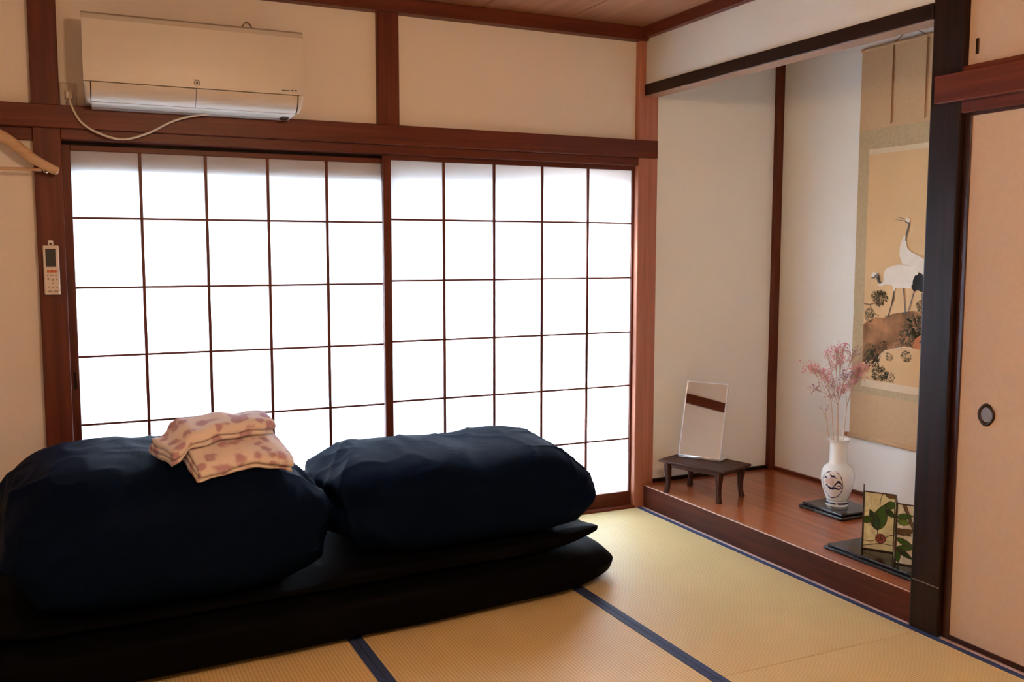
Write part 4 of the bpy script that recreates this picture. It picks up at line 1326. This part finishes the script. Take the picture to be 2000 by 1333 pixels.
# front crane
for pts in ([(-0.835, 1.126), (-0.834, 1.086), (-0.818, 1.042), (-0.806, 1.007)], [(-0.887, 1.142), (-0.896, 1.101), (-0.905, 1.03)]):
    stroke('painted_leg', pts, 0.005, M['grey_blue_ink'])
for x in (-0.806, -0.905):
    for dx, dz in ((0.022, -0.004), (-0.016, -0.008), (0.006, -0.014)):
        stroke('painted_toe', [(x, 1.008 if x > -0.85 else 1.03), (x + dx, (1.008 if x > -0.85 else 1.03) + dz)], [0.004, 0.0015], M['grey_blue_ink'])
c1 = [(-0.777, 1.217), (-0.79, 1.231), (-0.82, 1.242), (-0.857, 1.248), (-0.894, 1.247), (-0.926, 1.241), (-0.952, 1.233), (-0.969, 1.221), (-0.972, 1.204), (-0.965, 1.19), (-0.955, 1.174), (-0.94, 1.158), (-0.931, 1.141), (-0.889, 1.141), (-0.862, 1.14), (-0.844, 1.14), (-0.839, 1.124), (-0.832, 1.128), (-0.83, 1.146), (-0.813, 1.154), (-0.786, 1.155), (-0.769, 1.148), (-0.75, 1.145), (-0.738, 1.149), (-0.746, 1.155), (-0.763, 1.161), (-0.774, 1.174), (-0.77, 1.191), (-0.773, 1.206)]
paint('painted_crane', c1, M['crane_white'])
tail = [(-0.974, 1.213), (-0.99, 1.209), (-1.006, 1.193), (-1.023, 1.189), (-1.032, 1.165), (-1.023, 1.14), (-1.002, 1.124), (-0.983, 1.13), (-0.97, 1.136), (-0.953, 1.125), (-0.942, 1.137), (-0.935, 1.153), (-0.946, 1.163), (-0.942, 1.176), (-0.955, 1.187), (-0.953, 1.200), (-0.966, 1.202)]
paint('painted_tail', tail, M['ink'])
stroke('painted_neck', [(-0.736, 1.199), (-0.734, 1.182), (-0.74, 1.167), (-0.752, 1.160), (-0.763, 1.165)], [0.011, 0.010, 0.010, 0.010, 0.004], M['grey_blue_ink'])
paint('painted_head', [(-0.699, 1.203), (-0.71, 1.21), (-0.733, 1.208), (-0.742, 1.199), (-0.731, 1.192), (-0.711, 1.186), (-0.698, 1.187)], M['crane_white'])
stroke('painted_cheek', [(-0.697, 1.184), (-0.714, 1.184), (-0.725, 1.194), (-0.738, 1.203)], [0.005, 0.008, 0.010, 0.008], M['grey_blue_ink'])
stroke('painted_beak', [(-0.700, 1.183), (-0.689, 1.165), (-0.683, 1.150)], [0.005, 0.004, 0.0015], M['scroll_tan'])

# ---- stained glass folding screen on a black board
bd = thing('screen_board', 'black lacquered board under the stained glass screen beside the dark post', 'stand', (0.20, -1.48, TZ))
stepped_board(bd, 0.080, 0.325, -1.735, -1.225, TZ, 0.1365, M['black_lacquer'])
def glass(name, c, tr=0.5):
    m, nt, b = mat(name)
    out = nt.nodes['Material Output']
    tc = N(nt, 'ShaderNodeTexCoord')
    no = N(nt, 'ShaderNodeTexNoise')
    no.inputs['Scale'].default_value = 22
    no.inputs['Detail'].default_value = 4
    no.inputs['Distortion'].default_value = 1.5
    nt.links.new(tc.outputs['Object'], no.inputs['Vector'])
    cr = N(nt, 'ShaderNodeValToRGB')
    cr.color_ramp.elements[0].position = 0.3
    cr.color_ramp.elements[1].position = 0.7
    cr.color_ramp.elements[0].color = rgb(*[q * 0.75 for q in c])
    cr.color_ramp.elements[1].color = rgb(*[min(1, q * 1.2) for q in c])
    nt.links.new(no.outputs['Fac'], cr.inputs['Fac'])
    nt.links.new(cr.outputs['Color'], b.inputs['Base Color'])
    b.inputs['Roughness'].default_value = 0.15
    t = N(nt, 'ShaderNodeBsdfTranslucent')
    nt.links.new(cr.outputs['Color'], t.inputs['Color'])
    mx = N(nt, 'ShaderNodeMixShader')
    mx.inputs['Fac'].default_value = tr
    nt.links.new(b.outputs[0], mx.inputs[1])
    nt.links.new(t.outputs[0], mx.inputs[2])
    nt.links.new(mx.outputs[0], out.inputs['Surface'])
    return m
M['g_cream'] = glass('cream_glass', (0.95, 0.90, 0.58), 0.35)
M['g_white'] = glass('pale_glass', (0.90, 0.88, 0.72), 0.35)
M['g_green'] = glass('leaf_green_glass', (0.06, 0.17, 0.035), 0.35)
M['g_dark'] = glass('deep_green_glass', (0.025, 0.075, 0.03), 0.3)
M['g_lime'] = glass('lime_green_glass', (0.17, 0.30, 0.05), 0.35)
M['g_brown'] = glass('brown_glass', (0.20, 0.12, 0.06), 0.3)
M['g_rose'] = glass('rose_glass', (0.42, 0.13, 0.10), 0.35)
M['lead'] = plain('lead_came', (0.055, 0.045, 0.035), 0.45, 0.6)
sg = thing('stained_glass_screen', 'small folding stained glass screen with leaves and a red flower', 'screen', (0.18, -1.45, 0.1370))
PW, PH = 0.118, 0.232
def leaf(cx, cz, L, w, an, bend=0.0):
    """leaf outline from base (cx, cz), pointing at angle an"""
    n = 8
    up, dn = [], []
    for i in range(n + 1):
        t = i / n
        h = w * math.sin(math.pi * t ** 0.8) ** 0.9
        u, q = L * t, bend * math.sin(math.pi * t)
        up.append((u, q + h)); dn.append((u, q - h))
    pts = up + dn[-2:0:-1]
    c, s = math.cos(an), math.sin(an)
    return [(cx + a * c - b * s, cz + a * s + b * c) for a, b in pts]
def screen_panel(a, b, pieces, ground):
    A = Vector((a[0], a[1], 0.1372)); B = Vector((b[0], b[1], 0.1372))
    e = (B - A).normalized(); nn = Vector((0, 0, 1)).cross(e)
    if nn.x + nn.y > 0:
        nn = -nn      # towards the room
    base = Vector(sg.location)
    pan = bpy.data.objects.new('panel', None)
    pan.empty_display_size = 0.02
    link(pan, sg)
    o = A - base
    F = lambda u, v, d: o + e * u + nn * d + Vector((0, 0, v))
    lw = 0.004
    for poly in ([(0, 0), (lw, 0), (lw, PH), (0, PH)], [(PW - lw, 0), (PW, 0), (PW, PH), (PW - lw, PH)], [(lw, 0), (PW - lw, 0), (PW - lw, lw), (lw, lw)], [(lw, PH - lw), (PW - lw, PH - lw), (PW - lw, PH), (lw, PH)]):
        plate('lead_edge', poly, lambda u, v, d: F(u, v, d - 0.0025), 0.005, M['lead'], pan, local=True)
    plate('ground_glass', [(lw, lw), (PW - lw, lw), (PW - lw, PH - lw), (lw, PH - lw)], lambda u, v, d: F(u, v, d - 0.0012), 0.0024, M[ground], pan, local=True)
    cl = lambda q: (max(lw * 0.5, min(PW - lw * 0.5, q[0])), max(lw * 0.5, min(PH - lw * 0.5, q[1])))
    dep = 0.0
    for kind, poly, m_ in pieces:
        if kind == 'line':
            sp = [cl((v.x, v.y)) for v in spline([(x, y, 0) for x, y in poly], 5)]
            tube('lead_line', [F(u, v, 0.0012) for u, v in sp], 0.0013, M['lead'], pan, 6, local=True)
        else:
            poly = [cl(p) for p in poly]
            dep += 0.0001
            plate('glass_piece', poly, lambda u, v, d, q=dep: F(u, v, d - 0.0018 - q), 0.0036 + 2 * dep, M[m_], pan, local=True)
            tube('lead_line', [F(u, v, 0.0018 + dep) for u, v in poly + poly[:1]], 0.0011, M['lead'], pan, 6, local=True)
    return pan
def flower(cx, cz, r):
    out = []
    for k in range(5):
        a0, a1 = 2 * math.pi * k / 5 + 0.3, 2 * math.pi * (k + 1) / 5 + 0.3
        out.append(('p', [(cx, cz)] + [(cx + r * math.cos(a0 + (a1 - a0) * i / 4), cz + r * math.sin(a0 + (a1 - a0) * i / 4)) for i in range(5)], 'g_rose'))
    return out
DEG = math.radians
design1 = [('line', [(0.070, 0.228), (0.062, 0.20), (0.062, 0.185)], None), ('line', [(0.0, 0.035), (0.03, 0.034), (0.055, 0.045)], None), ('line', [(0.0, 0.012), (0.03, 0.02), (0.07, 0.03), (0.118, 0.028)], None), ('line', [(0.085, 0.055), (0.10, 0.066), (0.118, 0.072)], None),
           ('p', leaf(0.055, 0.082, 0.112, 0.026, DEG(76), 0.004), 'g_green'), ('p', leaf(0.055, 0.082, 0.085, 0.018, DEG(112), -0.004), 'g_dark'),
           ('p', leaf(0.040, 0.128, 0.058, 0.014, DEG(200), 0.0), 'g_green'), ('p', leaf(0.080, 0.182, 0.050, 0.015, DEG(15), 0.0), 'g_green'), ('p', leaf(0.082, 0.170, 0.045, 0.012, DEG(-40), 0.0), 'g_dark'), ('p', leaf(0.080, 0.228, 0.045, 0.009, DEG(-14), 0.0), 'g_brown'),
           ('line', [(0.055, 0.084), (0.056, 0.066)], None)] + flower(0.068, 0.050, 0.019)
design2 = [('p', [(0.020, 0.229), (0.032, 0.229), (0.075, 0.120), (0.066, 0.118)], 'g_brown'), ('p', leaf(0.0, 0.178, 0.060, 0.012, DEG(12)), 'g_green'), ('p', leaf(0.004, 0.165, 0.045, 0.013, DEG(-5)), 'g_lime'), ('p', leaf(0.118, 0.215, 0.06, 0.012, DEG(205)), 'g_green'),
           ('p', leaf(0.0, 0.118, 0.070, 0.012, DEG(14)), 'g_brown'), ('p', leaf(0.0, 0.136, 0.06, 0.008, DEG(-22)), 'g_brown'), ('p', leaf(0.0, 0.100, 0.075, 0.011, DEG(-24)), 'g_green'), ('p', leaf(0.0, 0.060, 0.075, 0.011, DEG(10)), 'g_green'), ('p', leaf(0.0, 0.062, 0.075, 0.010, DEG(-30)), 'g_dark'), ('p', leaf(0.002, 0.055, 0.05, 0.012, DEG(-78)), 'g_green'),
           ('p', leaf(0.118, 0.125, 0.055, 0.010, DEG(205)), 'g_brown'), ('line', [(0.06, 0.0), (0.07, 0.06), (0.075, 0.12)], None), ('p', leaf(0.118, 0.05, 0.05, 0.012, DEG(160)), 'g_green')]
PA, PB = (0.167, -1.348), (0.2294, -1.4482)
PC = (0.1365, -1.5395)
P_1 = (0.167 + 0.0843, -1.348 + 0.0826)
PD = (PC[0] + 0.0624, PC[1] - 0.1002)
screen_panel(P_1, PA, design2, 'g_cream')
screen_panel(PA, PB, design1, 'g_cream')
s_ = 0.118 / math.hypot(PB[0] - PC[0], PB[1] - PC[1])
screen_panel(PB, PC, design1, 'g_cream')
screen_panel(PC, PD, design2, 'g_white')
